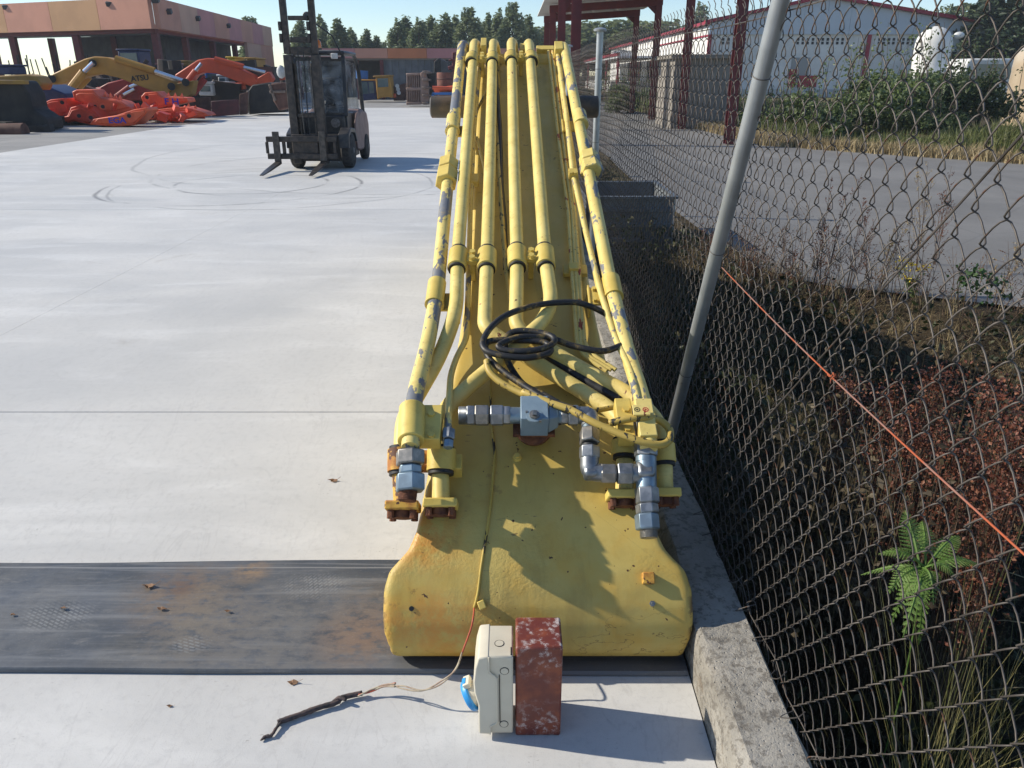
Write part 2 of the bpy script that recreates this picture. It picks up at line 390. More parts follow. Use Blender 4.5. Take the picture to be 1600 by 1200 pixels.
def mat_body():
    t = NT('yellow_boom_paint'); P = t.pos()
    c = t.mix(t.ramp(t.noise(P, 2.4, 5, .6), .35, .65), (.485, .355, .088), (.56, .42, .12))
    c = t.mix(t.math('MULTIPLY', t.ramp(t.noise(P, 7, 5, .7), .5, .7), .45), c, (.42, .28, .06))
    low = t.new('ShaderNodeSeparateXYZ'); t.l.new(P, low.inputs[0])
    c = t.mix(t.ramp(low.outputs['Z'], .6, 1.0), c, t.mix(t.ramp(t.noise(P, 4, 5, .6), .35, .65), (.66, .50, .15), (.58, .43, .115)))  # plate turns paler with height, sunlit tone put into the paint colour
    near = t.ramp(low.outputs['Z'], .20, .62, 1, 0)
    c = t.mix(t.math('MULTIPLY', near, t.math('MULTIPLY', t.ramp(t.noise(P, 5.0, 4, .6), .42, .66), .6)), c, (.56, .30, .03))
    for q, r, k in (((-.28, 2.02, .40), .10, .7), ((-.25, 1.8, .2), .09, .75), ((-.24, 1.83, .27), .05, .9), ((.52, 2.1, .43), .10, .5), ((.47, 1.90, .40), .05, .6), ((-.36, 1.82, .2), .06, .6), ((-.12, 1.8, .12), .12, .5)):
        c = t.mix(t.math('MULTIPLY', t.math('MULTIPLY', t.spot(P, q, r, .9), t.ramp(t.noise(P, 22, 5, .7), .34, .6)), k), c, (.58, .20, .022))
    # dirt smears and rust-through
    c = t.mix(t.math('MULTIPLY', t.math('MULTIPLY', t.ramp(t.noise(P, 10, 6, .7), .60, .66), t.ramp(t.noise(P, 2.1, 2), .45, .6)), .8), c, (.22, .13, .04))
    c = t.mix(t.ramp(t.noise(P, 34, 3, .6), .70, .715), c, (.075, .03, .014))
    c = t.mix(t.math('MULTIPLY', t.ramp(t.noise(t.mapv(P, (5, 1.2, 1.2)), 2.2, 6, .65, .5), .50, .68), .38), c, (.34, .235, .06))
    scr = t.noise(t.mapv(P, (16, 60, 60), rot=(.3, .2, .5)), 1, 3, .6); c = t.mix(t.math('MULTIPLY', t.math('MULTIPLY', t.ramp(scr, .66, .70), t.ramp(t.noise(P, 3.1, 3), .48, .6)), .7), c, (.16, .10, .045))
    crk = t.math('ABSOLUTE', t.math('SUBTRACT', t.noise(t.mapv(P, (2.2, 1, 5)), 2.4, 4, .6), .5))
    c = t.mix(t.math('MULTIPLY', t.math('MULTIPLY', t.ramp(crk, 0, .007, 1, 0), t.ramp(low.outputs['Z'], .12, .26, 1, 0)), t.ramp(low.outputs['X'], .1, .3, 0, .9)), c, (.10, .04, .015))
    cast = t.ramp(t.noise(P, 3.2, 2), .42, .62, .12, t.n and 1.0)
    cast = t.math('MULTIPLY', cast, t.ramp(low.outputs['Z'], .30, .60, 1, .15))
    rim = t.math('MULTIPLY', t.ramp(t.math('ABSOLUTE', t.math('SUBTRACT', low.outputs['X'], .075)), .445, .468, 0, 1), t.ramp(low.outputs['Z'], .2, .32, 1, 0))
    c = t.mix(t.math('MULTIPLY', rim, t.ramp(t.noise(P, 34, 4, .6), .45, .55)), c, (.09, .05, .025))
    h = t.math('MULTIPLY', t.math('ADD', t.noise(P, 95, 4, .6), t.math('MULTIPLY', t.noise(P, 24, 3), .5)), cast)
    t.bump(h, .34, .007)
    return t.fin(c, t.ramp(t.noise(P, 18, 3), .3, .7, .42, .6), 0, .45)
def mat_pipe(name, base, b2, chips, at, scale, extra=None, ex_at=.7):
    t = NT(name); P = t.co()
    c = t.mix(t.ramp(t.noise(P, 9, 4), .3, .7), base, b2)
    c = t.mix(t.ramp(t.noise(t.mapv(P, (scale, scale * .42, scale * .42)), 1, 4, .6), at, at + .015), c, chips)
    if extra: c = t.mix(t.ramp(t.noise(P, 55, 3, .55), ex_at, ex_at + .015), c, extra)
    c = t.mix(t.math('MULTIPLY', t.ramp(t.noise(P, 24, 5, .7), .50, .68), .42), c, (.43, .29, .07))
    t.bump(t.noise(P, 60, 3), .12, .004)
    return t.fin(c, .5, 0, .4)
m_body = mat_body()
PY, PY2 = (.72, .575, .20), (.63, .49, .145)
m_pipe = mat_pipe('yellow_pipe_paint', PY, PY2, (.16, .05, .025), .70, 22, (.16, .09, .045), .70)
m_pipe_chip = mat_pipe('yellow_pipe_paint_flaked', PY, PY2, (.155, .162, .178), .525, 13, (.12, .13, .16), .64)
m_pipe_less = mat_pipe('yellow_pipe_paint_worn', PY, PY2, (.16, .17, .185), .575, 15, (.2, .1, .06), .69)
m_tube_rust = mat_pipe('yellow_tube_paint_rusty', PY, PY2, (.30, .055, .025), .60, 26, (.10, .05, .03), .66)
m_clamp = mat_pipe('yellow_clamp_paint', (.66, .50, .13), (.56, .41, .09), (.12, .08, .04), .72, 26, (.1, .07, .04), .72)
m_black = simple('black_rubber', (.012, .012, .013), (.03, .03, .03), 30, .55)
m_hose = mat_pipe('hose_rubber', (.014, .014, .015), (.024, .024, .025), (.36, .27, .07), .70, 40)
m_hose_y = mat_pipe('hose_overspray', (.50, .36, .09), (.40, .28, .06), (.03, .028, .02), .58, 60)
m_wire_y = mat_pipe('painted_wire', (.50, .37, .08), (.42, .29, .05), (.02, .018, .012), .54, 26)
m_steel = simple('zinc_steel', (.33, .34, .345), (.20, .215, .23), 26, .42, .8, chips=(.62, .47, .10), chip_scale=16, chip_at=.70)
m_steel_b = simple('zinc_steel_bluish', (.25, .33, .39), (.19, .245, .29), 18, .45, .7, chips=(.15, .15, .15), chip_scale=26, chip_at=.70)
m_steel_d = simple('dull_steel', (.22, .215, .20), (.32, .30, .27), 40, .45, .8)
m_valve = simple('valve_grey_paint', (.205, .275, .325), (.17, .235, .285), 14, .5, .1, chips=(.09, .08, .07), chip_scale=40, chip_at=.70)
m_rust = simple('rust', (.085, .032, .018), (.17, .062, .026), 30, .85, bump=.5, bscale=80)
m_rusty_y = simple('yellow_paint_rusting', (.62, .36, .06), (.36, .14, .03), 24, .7, chips=(.10, .04, .02), chip_scale=22, chip_at=.56)
m_pin = simple('rusty_pin_steel', (.085, .078, .072), (.15, .115, .09), 12, .6, .3)

boom = thing('excavator_boom', 'long yellow excavator boom with hydraulic pipes lying on the concrete beside the fence', 'excavator boom', (.075, 2.0, 0))
HPX = [(700, 180), (775, 186), (815, 191), (840, 196), (858, 204), (873, 217), (886, 231), (900, 239), (928, 244), (980, 245), (1000, 242), (1014, 236), (1025, 230)]
def scr_y(y, z):
    dz = CAMH - z; dep = y * _cp + dz * _sp; return 600 + FPX * (dz * _cp - y * _sp) / dep, dep
def halfw(y, z=None):
    z = pz(y) if z is None else z; py, dep = scr_y(y, z); w = lerp(HPX, py) / FPX * dep
    return lerp(((2.0, w), (2.3, .342), (2.4, .318), (2.6, .29), (2.9, .262), (3.2, .25), (9, .25)), y)
def pb(y): return lerp(((2.2, .03), (2.4, .06), (3.2, .30), (4.3, .82), (5.0, 1.02), (5.6, .90), (7.0, .40), (8.2, .002)), y)
PV = (2.13, .13); fan = [(2.19, .03, .46), (2.06, .02, .46), (1.95, .019, .455), (1.905, .026, .452), (1.873, .047, .455), (1.855, .076, None)] + [(y, z, None) for y, z in TOPP[:9]]
rows = [(y, z, w if w else halfw(y, z), *PV, w if w else halfw(y, z)) for y, z, w in fan]
rows += [(y, pz(y), halfw(y), y, pb(y), max(halfw(y), lerp(((2.2, .44), (2.5, .3), (9, .2)), y))) for y in [2.2, 2.3, 2.45, 2.6, 2.8, 3.0, 3.3, 3.7, 4.2, 4.6, 4.86, 4.95, 5.04, 5.12, 5.2, 5.3, 5.5, 6, 7, 8.2]]
mb = MB(); vsb = []; NP = 12
for yt, zt, w, yb, zb, wb in rows:
    e = Vector((0, yt - yb, zt - zb)).normalized(); T = Vector((0, yt, zt)); rr = .024; c = bc(yt); pr = []
    for sgn in (-1, 1):
        arc = [T + e * (rr * math.sin(a_) - rr) + Vector((c + sgn * (w - rr + rr * math.cos(a_)), 0, 0)) for a_ in (R(0), R(25), R(50), R(72), R(90))]
        bpt = Vector((c + sgn * wb, yb, zb)); pr += ([bpt] + arc) if sgn < 0 else (arc[::-1] + [bpt])
    vsb += pr
fsb = []
for j in range(len(rows) - 1):
    for i in range(NP): fsb.append((j * NP + i, j * NP + (i + 1) % NP, (j + 1) * NP + (i + 1) % NP, (j + 1) * NP + i))
fsb += [tuple(range(NP - 1, -1, -1)), tuple(range((len(rows) - 1) * NP, len(rows) * NP))]
mb.add(vsb, fsb)
for j in range(len(mb.f)): mb.f[j] = mb.f[j][::-1]
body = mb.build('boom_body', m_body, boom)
rm = body.modifiers.new('cast', 'REMESH'); rm.mode = 'VOXEL'; rm.voxel_size = .009; rm.use_smooth_shade = True
smo = body.modifiers.new('soft', 'SMOOTH'); smo.iterations = 6; smo.factor = .5
# small features on the foot
mb = MB()
for px, py, r in ((643, 950, .006), (797, 917, .005), (866, 820, .004), (785, 885, .005), (717, 860, .004)):
    pass
def foot(px, py, out=0.0):                                # point on the foot's surface
    d = ray(px, py); k = 1.2
    while k < 9:
        q = CAM + d * k
        if q.z <= pz(q.y) + out: return q
        k += .0015
    return on(px, py, out)
def foot_n(p): return Vector((0, -(pz(p.y + .01) - pz(p.y - .003)) / .013, 1)).normalized()
p = foot(1012, 904); n = foot_n(p); rot = n.to_track_quat('Z', 'Y').to_matrix()
mb = MB(); mb.box(p + n * .008, (.036, .034, .03), rot); mb.build('stop_block', m_rusty_y, boom, bevel=.003)
p = foot(753, 945); n = foot_n(p)
mb = MB(); mb.box(p + n * .006, (.022, .026, .02), n.to_track_quat('Z', 'Y').to_matrix() @ Matrix.Rotation(.4, 3, 'Z')); mb.build('cable_lug', m_clamp, boom, bevel=.003)
p = foot(1019, 943); n = foot_n(p)
mb = MB(); mb.cyl(p - n * .004, p + n * .006, .009, n=6); mb.cyl(p + n * .006, p + n * .016, .005, .004, 8); mb.build('grease_nipple', m_steel, boom)
p = foot(643, 951); n = foot_n(p); mb = MB(); mb.cyl(p - n * .01, p + n * .0022, .0075, n=12); mb.build('bolt_hole', m_black, boom)
p = foot(808, 716); n = foot_n(p); mb = MB(); mb.cyl(p - n * .006, p + n * .012, .017, .014, 9); mb.cyl(p + n * .012, p + n * .02, .010, .009, 6); mb.build('stud', m_clamp, boom, smooth=True)
# pin tube through the bend, flanged ends
mb = MB(); mb.lathe((-.50, 5.0, 1.52), (1, 0, 0), [(0, .05), (.008, .064), (.33, .066), (.34, .058), (.70, .058), (.71, .066), (1.022, .064), (1.03, .05)], 24); mb.build('pin_tube', m_pin, boom, smooth=True)
# plate seams / rear lug behind the bend
mb = MB(); mb.cyl((bc(5) - .15, 5.04, pz(5.04) + .0), (bc(5) + .24, 5.04, pz(5.04) + .0), .05, n=20); mb.build('top_boss', m_body, boom, smooth=True)

# --- large pipes
PIPE_R = .0275
def pipe(pts, r, m=None, parent=None, name='hydraulic_pipe', fil=.10, n=14):
    mb = MB(); mb.tube(fillet(pts, fil, 6), r, n); return mb.build(name, m or m_pipe, parent or boom, smooth=True, angle=60)
def hairpin(p, lat=0.0, r=.085, tail=.55):                # the pipe turns over the boom's crest and runs down behind it
    out = []; q = Vector((0, 1, S)).normalized(); upv = Vector((0, -S, 1)).normalized()
    for i in range(1, 9):
        a = R(150) * i / 8; out.append(p + q * (r * math.sin(a)) + upv * (-r * (1 - math.cos(a))) + Vector((lat * i / 8, 0, 0)))
    e = (out[-1] - out[-2]).normalized(); out.append(out[-1] + e * tail * .15); return out
def top(px, py, off): return on(px, py, off)
def big_pipe(scr, lat, r=PIPE_R, m=None, tip=.0):
    # scr: list of (px, py, off) from the crest towards the camera
    pts = [on(*q) for q in scr]; body = fillet(pts, .11, 6)
    d = (pts[0] - pts[1]).normalized(); e = pts[0]
    crest = [e]
    # straight on to the crest then over
    hp = hairpin(e, lat)
    mb = MB(); mb.tube(hp[::-1] + body, r, 16); return mb.build('hydraulic_pipe', m or m_pipe, boom, smooth=True, angle=70)
big_pipe([(741, 70, .108), (728, 240, .108), (715, 405, .108), (713, 488, .105), (688, 556, .075), (652, 618, .07), (630, 655, .08), (626, 742, .09)], .03)
big_pipe([(770, 70, .108), (766, 240, .108), (761, 405, .108), (757, 512, .108), (786, 532, .09), (836, 566, .055), (955, 640, .06), (976, 668, .07), (976, 745, .085)], .03)
big_pipe([(799, 68, .108), (803, 240, .108), (808, 405, .108), (806, 512, .10), (840, 536, .07), (905, 575, .06), (992, 620, .065), (1036, 668, .07), (1038, 750, .085)], .03)
big_pipe([(827, 70, .108), (840, 240, .108), (852, 405, .108), (864, 485, .112), (806, 544, .125), (758, 582, .07), (698, 634, .06), (688, 668, .08), (688, 745, .09)], -.02)
# outer, flaked pipes
big_pipe([(722, 72, .10), (702, 260, .10), (684, 450, .10), (668, 540, .12), (652, 600, .17), (645, 640, .205), (641, 700, .215)], .045, .0275, m_pipe_chip)
big_pipe([(882, 75, .10), (917, 255, .10), (953, 440, .10), (983, 560, .12), (1000, 610, .15), (1010, 655, .175), (1014, 700, .185)], -.03, .0275, m_pipe_less)
# unions (double hex nuts) on the outer pipes, sleeve clamps with side brackets
def along(a, b, off=.10):
    pa, pb_ = on(*a, off), on(*b, off); return pa, pb_
def hexnut(p0, p1, r, m, parent, name='hex_nut', n=6, ph=.3, cham=True):
    p0 = Vector(p0); p1 = Vector(p1); mb = MB(); d = (p1 - p0); L = d.length; d = d.normalized(); c = min(.004, L * .2)
    a, b = frame(d); vs = []; prof = [(0, r * .90), (c, r), (L - c, r), (L, r * .90)] if cham else [(0, r), (L, r)]
    for t, rr in prof:
        for i in range(n): vs.append(p0 + d * t + (a * math.cos(2 * math.pi * i / n + ph) + b * math.sin(2 * math.pi * i / n + ph)) * rr)
    k = len(prof); fs = [(j * n + i, j * n + (i + 1) % n, (j + 1) * n + (i + 1) % n, (j + 1) * n + i) for j in range(k - 1) for i in range(n)] + [tuple(range(n - 1, -1, -1)), tuple(range((k - 1) * n, k * n))]
    mb.add(vs, fs); return mb.build(name, m, parent, bevel=.0015)
for (a, b, r, m) in (((701, 254), (699, 268), .050, m_clamp), ((699, 270), (697, 287), .053, m_clamp), ((920, 244), (922, 256), .050, m_pipe_less), ((922, 258), (926, 271), .054, m_pipe_chip)):
    p0, p1 = along(a, b); hexnut(p0, p1, r, m, boom, 'union_nut')
def sleeve(a, b, r, bra, m=m_clamp):
    p0, p1 = along(a, b); s = MB(); s.cyl(p0, p1, r, n=20); d = (p1 - p0).normalized()
    s.cyl(p1, p1 + d * .010, r * 1.04, n=20); o = s.build('sleeve_clamp', m, boom, smooth=True)
    q = (p0 + p1) / 2 + d * .02; mb = MB(); up = Vector((0, -S, 1)).normalized()
    rot = Matrix((Vector((1, 0, 0)), Vector((0, 1, S)).normalized(), up)).transposed()
    mb.box(q + Vector((bra * .055, 0, 0)) - up * .03, (.075, .10, .010), rot); mb.box(q + Vector((bra * .09, 0, 0)) - up * .055, (.008, .12, .07), rot)
    mb.build('side_bracket', m_clamp, o, bevel=.002)
    mb = MB()
    for sg in (-1, 1): mb.cyl(q + Vector((bra * .07, sg * .03, sg * .03 * S)) - up * .024, q + Vector((bra * .07, sg * .03, sg * .03 * S)) - up * .012, .009, n=6)
    mb.build('bolt', m_clamp, o)
sleeve((683, 442), (679, 474), .036, 1); sleeve((954, 436), (959, 462), .036, -1)
sleeve((709, 184), (707, 204), .036, 1, m_pipe_chip); sleeve((905, 178), (908, 194), .036, -1, m_pipe_less)

# --- pipe clamps in pairs
def clamp(pxa, pxb, py, h=26):
    o = None
    for px in (pxa, pxb):
        p0, p1 = on(px[0], py - h / 2, .108), on(px[1], py + h / 2, .108); d = (p1 - p0).normalized()
        mb = MB(); mb.lathe(p0, d, [(0, .033), (.004, .0395), ((p1 - p0).length - .004, .0395), ((p1 - p0).length, .033)], 22)
        ob = mb.build('clamp_collar', m_clamp, o or boom, smooth=True, angle=30)
        mb = MB(); mb.cyl(p0 - d * .012, p0, .0345, n=20); mb.build('rubber_lining', m_black, ob if o is None else o, smooth=True, angle=30); mb = MB(); mb.cyl(p1, p1 + d * .010, .0345, n=20); mb.build('rubber_lining', m_black, ob if o is None else o, smooth=True, angle=30)
        if o is None: o = ob
    pa, pb_ = on((pxa[0] + pxa[1]) / 2, py, .108), on((pxb[0] + pxb[1]) / 2, py, .108); c = (pa + pb_) / 2
    up = Vector((0, -S, 1)).normalized(); rot = Matrix((Vector((1, 0, 0)), Vector((0, 1, S)).normalized(), up)).transposed()
    mb = MB(); w = (pb_ - pa).length - .07
    mb.box(c + up * .006, (w, .05, .024), rot); mb.box(c - up * .05, (w * .5, .03, .09), rot); mb.build('clamp_bridge', m_clamp, o, bevel=.004)
    q = Vector((0, 1, S)).normalized()
    for s in (-1, 1):
        mb = MB(); mb.cyl(c + q * s * .018 + up * .018, c + q * s * .018 + up * .036, .0125, n=6, phase=.4); mb.cyl(c + q * s * .018 + up * .017, c + q * s * .018 + up * .021, .016, n=12); mb.build('bolt', m_clamp, o)
clamp((717, 714), (761.5, 760.5), 407); clamp((807.5, 808.5), (850.5, 853), 404, 27)
clamp((738.5, 736.5), (770, 769), 94, 9); clamp((798.5, 799), (829, 831), 92, 9)
# --- small tubes
def small(scr, r, m, name='pilot_tube', n=8, fil=.06): return pipe([on(*q) for q in scr], r, m, name=name, fil=fil, n=n)
small([(752, 78, .06), (741, 200, .05), (735, 320, .05), (731, 470, .05), (729, 530, .05), (714, 556, .045), (704, 586, .06), (701, 640, .15), (700, 672, .17)], .0115, m_pipe_less)
small([(857, 80, .06), (872, 210, .05), (888, 330, .05), (894, 430, .05), (902, 538, .045), (912, 556, .04), (948, 580, .03)], .0085, m_tube_rust)
small([(863, 80, .06), (879, 210, .05), (894, 330, .05), (900, 430, .05), (908, 540, .045), (918, 556, .04), (955, 578, .03)], .0085, m_tube_rust)
small([(869, 82, .06), (885, 210, .05), (898, 330, .05), (905, 430, .05), (913, 535, .045), (924, 553, .04), (962, 578, .03)], .0085, m_tube_rust)
small([(870, 76, .09), (884, 170, .09), (895, 270, .09), (915, 360, .09), (938, 455, .10), (962, 530, .12), (984, 575, .15), (993, 610, .18), (1000, 640, .19)], .0125, m_pipe_less)
small([(873, 90, .07), (903, 290, .07), (938, 470, .05), (958, 505, .05)], .009, m_pipe)
small([(778, 98, .05), (778, 250, .085), (787, 380, .085), (795, 450, .08), (800, 478, .07)], .0115, m_hose_y, 'thin_hose', 7)
small([(774, 110, .08), (781, 200, .08), (783, 290, .08), (788, 345, .075), (790, 420, .06)], .012, m_black, 'thin_hose', 7)
small([(782, 100, .04), (757, 150, .03), (746, 170, .03), (738, 205, .03)], .008, m_hose_y, 'thin_hose', 7)
small([(745, 215, .03), (757, 262, .03), (762, 300, .03)], .008, m_pipe, 'thin_hose', 7)
def block(a, b, off, th, m=m_clamp, name='tube_clamp', bolts=()):
    p0, p1 = on(*a, off), on(*b, off); c = (p0 + p1) / 2; up = Vector((0, -S, 1)).normalized(); rot = Matrix((Vector((1, 0, 0)), Vector((0, 1, S)).normalized(), up)).transposed()
    L = (Vector((0, p1.y - p0.y, p1.z - p0.z))).length
    mb = MB(); mb.box(c, (abs(p1.x - p0.x), L, th), rot); o = mb.build(name, m, boom, bevel=.003)
    for bx, by in bolts:
        q = on(bx, by, off + th / 2); mb = MB(); mb.cyl(q, q + up * .010, .0115, n=6); mb.build('bolt', m, o)
    return o
block((879, 416), (918, 430), .028, .02); block((888, 414), (904, 424), .055, .03)
block((888, 267), (903, 276), .10, .03, bolts=((892, 271), (899, 271))); block((733, 275), (748, 288), .05, .03); block((752, 68), (760, 80), .10, .07); block((866, 72), (880, 84), .10, .06)
block((838, 76), (866, 82), .03, .04, m_clamp, 'crest_lug'); block((812, 74), (822, 84), .05, .05, m_clamp, 'crest_lug')

# --- left foot end: clamp block, hex fittings, flanges
def stack(cx, off, items, parent=None):
    """fittings on a downslope axis at pixel column cx: (y0, y1, radius, kind, material)"""
    for y0, y1, r, k, m in items:
        p0, p1 = on(cx[0] if isinstance(cx, tuple) else cx, y0, off), on(cx[1] if isinstance(cx, tuple) else cx, y1, off)
        if k == 'hex': hexnut(p0, p1, r, m, parent or boom)
        else:
            mb = MB(); mb.cyl(p0, p1, r, n=20); mb.build('threaded_end' if k == 'thread' else 'pipe_stub', m, parent or boom, smooth=True, angle=30)
def threads(p0, p1, r, m, parent):
    p0 = Vector(p0); p1 = Vector(p1); d = (p1 - p0); L = d.length; k = 7; prof = []
    for i in range(k): prof += [(L * i / k, r * .95), (L * (i + .5) / k, r)]
    mb = MB(); mb.lathe(p0, d, prof + [(L, r * .9)], 22); return mb.build('threaded_end', m, parent, smooth=True, angle=30)
OL = .20
a_, b_ = on(644, 637, OL), on(642, 690, OL); mb = MB(); mb.cyl(a_, b_, .041, n=24); mb.build('pipe_block', m_clamp, boom, smooth=True, angle=35, bevel=.003); cl2 = block((655, 640), (688, 694), OL - .03, .05, m_clamp, 'pipe_block', bolts=((674, 648), (674, 681)))
stack(641, OL, ((688, 706, .025, 'cyl', m_steel), (704, 727, .046, 'hex', m_steel_d), (727, 741, .036, 'hex', m_steel_b), (741, 768, .046, 'hex', m_steel_b)))
threads(on(638, 767, OL), on(636, 783, OL), .028, m_rust, boom)
stack((701, 700), .17, ((672, 688, .022, 'hex', m_steel), (688, 700, .017, 'hex', m_steel_b)))
def collar(a, b, off, r, m=m_clamp, bar=None):
    p0, p1 = on(*a, off), on(*b, off); mb = MB(); mb.cyl(p0, p1, r, n=20); o = mb.build('pipe_collar', m, boom, smooth=True, angle=30)
    d = (p1 - p0).normalized(); mb = MB(); mb.cyl(p0 - d * .01, p0, r * .88, n=18); mb.build('rubber_lining', m_black, o, smooth=True, angle=30); mb = MB(); mb.cyl(p1, p1 + d * .012, r * .88, n=18); mb.build('rubber_lining', m_black, o, smooth=True, angle=30)
collar((627, 703), (627, 737), .09, .044, m_rusty_y); collar((690, 703), (689, 736), .10, .046, m_clamp)
block((640, 706), (690, 736), .085, .04, m_rusty_y, 'collar_bridge'); block((702, 714), (722, 742), .07, .05, m_clamp, 'collar_bridge')
def flange(cx, y0, off, w, m, r=.03):
    p = on(cx, y0, off); d = -Vector((0, 1, SF)).normalized(); up = Vector((0, -SF, 1)).normalized(); rot = Matrix((Vector((1, 0, 0)), -d, up)).transposed()
    mb = MB(); mb.box(p, (w, .028, .085), rot); o = mb.build('pipe_flange', m, boom, bevel=.005)
    mb = MB(); mb.cyl(p + d * .014, p + d * .036, r, n=18); mb.cyl(p + d * .03, p + d * .037, r * .6, n=14); mb.build('flange_seal_face', m_rust, o, smooth=True, angle=30)
    for sx in (-1, 1):
        for su in (-1, 1):
            q = p + Vector((sx * (w / 2 - .018), 0, 0)) + up * su * .026 + d * .014; mb = MB(); mb.cyl(q, q + d * .026, .011, n=6); mb.build('bolt', m_rust, o)
    return o
flange(630, 792, .10, .104, m_rusty_y); flange(689, 788, .10, .106, m_clamp)
pipe([on(626, 735, .09), on(629, 790, .10)], PIPE_R, m_rusty_y); pipe([on(688, 735, .09), on(689, 786, .10)], PIPE_R)
# --- right foot end
flange(975, 774, .09, .110, m_clamp); flange(1040, 772, .085, .085, m_clamp)
pipe([on(976, 735, .085), on(975, 772, .09)], PIPE_R); pipe([on(1038, 740, .085), on(1040, 770, .085)], .026)
collar((976, 690), (976, 712), .08, .043); collar((1036, 694), (1038, 722), .08, .038)
OR = .185
block((959, 630), (992, 690), OR - .03, .05, m_clamp, 'pipe_block', bolts=((978, 641), (980, 671)))
block((990, 632), (1026, 690), OR - .004, .06, m_pipe_less, 'pipe_block')
# label plate with two rings
p = on(1002, 641, OR + .05); q = Vector((0, 1, S)).normalized(); up = Vector((0, -S, 1)).normalized(); rot = Matrix((Vector((1, 0, 0)), q, up)).transposed()
mb = MB(); mb.box(p, (.052, .042, .006), rot); tp = mb.build('tag_plate', m_pipe, boom, bevel=.001)
m_red = simple('red_mark', (.42, .02, .03), rough=.6); m_ink = simple('black_ink', (.015, .014, .013), rough=.6)
def text(body, size, loc, rot, m, parent=None, name='lettering', ext=.001, align='CENTER', shear=0, width=1.0):
    cu = bpy.data.curves.new(name, 'FONT'); cu.body = body; cu.size = size; cu.extrude = ext; cu.align_x = align; cu.align_y = 'CENTER'; cu.resolution_u = 3; cu.offset = size * .02
    tmp = bpy.data.objects.new('tmp', cu); COL.objects.link(tmp); dg = bpy.context.evaluated_depsgraph_get(); me = bpy.data.meshes.new_from_object(tmp.evaluated_get(dg)); bpy.data.objects.remove(tmp); bpy.data.curves.remove(cu)
    me.materials.clear(); me.materials.append(m); me.transform(Matrix.Diagonal((width, 1, 1, 1))); off = wloc(parent) if parent else Vector((0, 0, 0))
    me.transform(Matrix.Translation(Vector(loc) - off) @ rot.to_4x4()); o = bpy.data.objects.new(name, me); COL.objects.link(o); o.parent = parent; return o
for sx, m in ((-.013, m_ink), (.013, m_red)):
    c = p + Vector((sx, 0, 0)) + up * .0034; mb = MB()
    a, b = Vector((1, 0, 0)), q
    for r0, r1 in ((.0065, .0095), (0.0, .0035)):
        vs = [c + (a * math.cos(t) + b * math.sin(t)) * r for r in (r0, r1) for t in [2 * math.pi * i / 20 for i in range(20)]]
        mb.add(vs, [(i, (i + 1) % 20, 20 + (i + 1) % 20, 20 + i) for i in range(20)])
    mb.build('ring_mark', m, tp)
# --- ball valve assembly across the foot
vl = boom
OV = .155
def row(y, items, off=OV):
    for x0, x1, r, k, m in items:
        p0, p1 = on(x0, y, off), on(x1, y, off)
        if k == 'hex': hexnut(p0, p1, r, m, vl, ph=.5)
        elif k == 'thread': threads(p0, p1, r, m, vl)
        else:
            mb = MB(); mb.cyl(p0, p1, r, n=20); mb.build('valve_stub', m, vl, smooth=True, angle=30)
row(649, ((717, 730, .030, 'thread', m_steel), (729, 743, .034, 'hex', m_steel), (742, 764, .036, 'hex', m_steel_d), (764, 767, .027, 'cyl', m_black), (766, 787, .036, 'hex', m_steel), (786, 798, .032, 'hex', m_steel), (797, 814, .027, 'cyl', m_steel_b), (870, 877, .026, 'cyl', m_valve), (876, 888, .031, 'hex', m_steel), (887, 904, .036, 'hex', m_steel), (903, 920, .029, 'cyl', m_steel)))
vb = block((813, 632), (857, 668), OV, .085, m_valve, 'valve_body')
p0 = on(835, 651, OV + .0425); mb = MB(); mb.cyl(p0, p0 + up * .006, .026, n=24); mb.build('stem_ring', m_valve, vb, smooth=True, angle=30)
mb = MB(); mb.cyl(p0 + up * .006, p0 + up * .014, .016, n=20); mb.box(p0 + up * .018, (.014, .014, .020), Matrix.Rotation(.6, 3, 'X') @ rot); mb.cyl(p0 + up * .01, p0 + up * .024, .005, n=10); mb.build('valve_stem', m_steel_d, vb, smooth=True, angle=30)
mb = MB(); mb.box(on(835, 651, OV + .046) + q * .018 + Vector((-.024, 0, 0)), (.007, .007, .009), rot); mb.box(on(835, 651, OV + .046) - q * .018 + Vector((.018, 0, 0)), (.007, .007, .009), rot); mb.build('stop_pin', m_steel_d, vb)
# wedge-shaped outlet on the right of the body
a0, a1, b0, b1 = on(857, 636, OV), on(857, 666, OV), on(873, 644, OV), on(873, 660, OV)
mb = MB(); vs_ = [v + up * s * h for v, h in ((a0, .036), (b0, .026), (b1, .026), (a1, .036)) for s in (-1, 1)]
mb.add(vs_, [(0, 2, 3, 1), (2, 4, 5, 3), (4, 6, 7, 5), (6, 0, 1, 7), (1, 3, 5, 7), (6, 4, 2, 0)]); mb.build('valve_outlet', m_valve, vb, bevel=.004)
for x in (822, 850):
    p0 = on(x, 631, OV + .01); mb = MB(); mb.cyl(p0, p0 + q * .02, .008, n=10); mb.cyl(p0 + q * .02, p0 + q * .028, .011, n=10); mb.build('bolt', m_rust, vb)
# rusty saddle under the valve
mb = MB(); mb.box(on(834, 668, OV - .052), (.135, .07, .014), rot); mb.cyl(on(834, 668, OV - .055), on(834, 668, -.03), .056, .068, 22); mb.build('valve_saddle', m_rust, boom, smooth=True, angle=35)
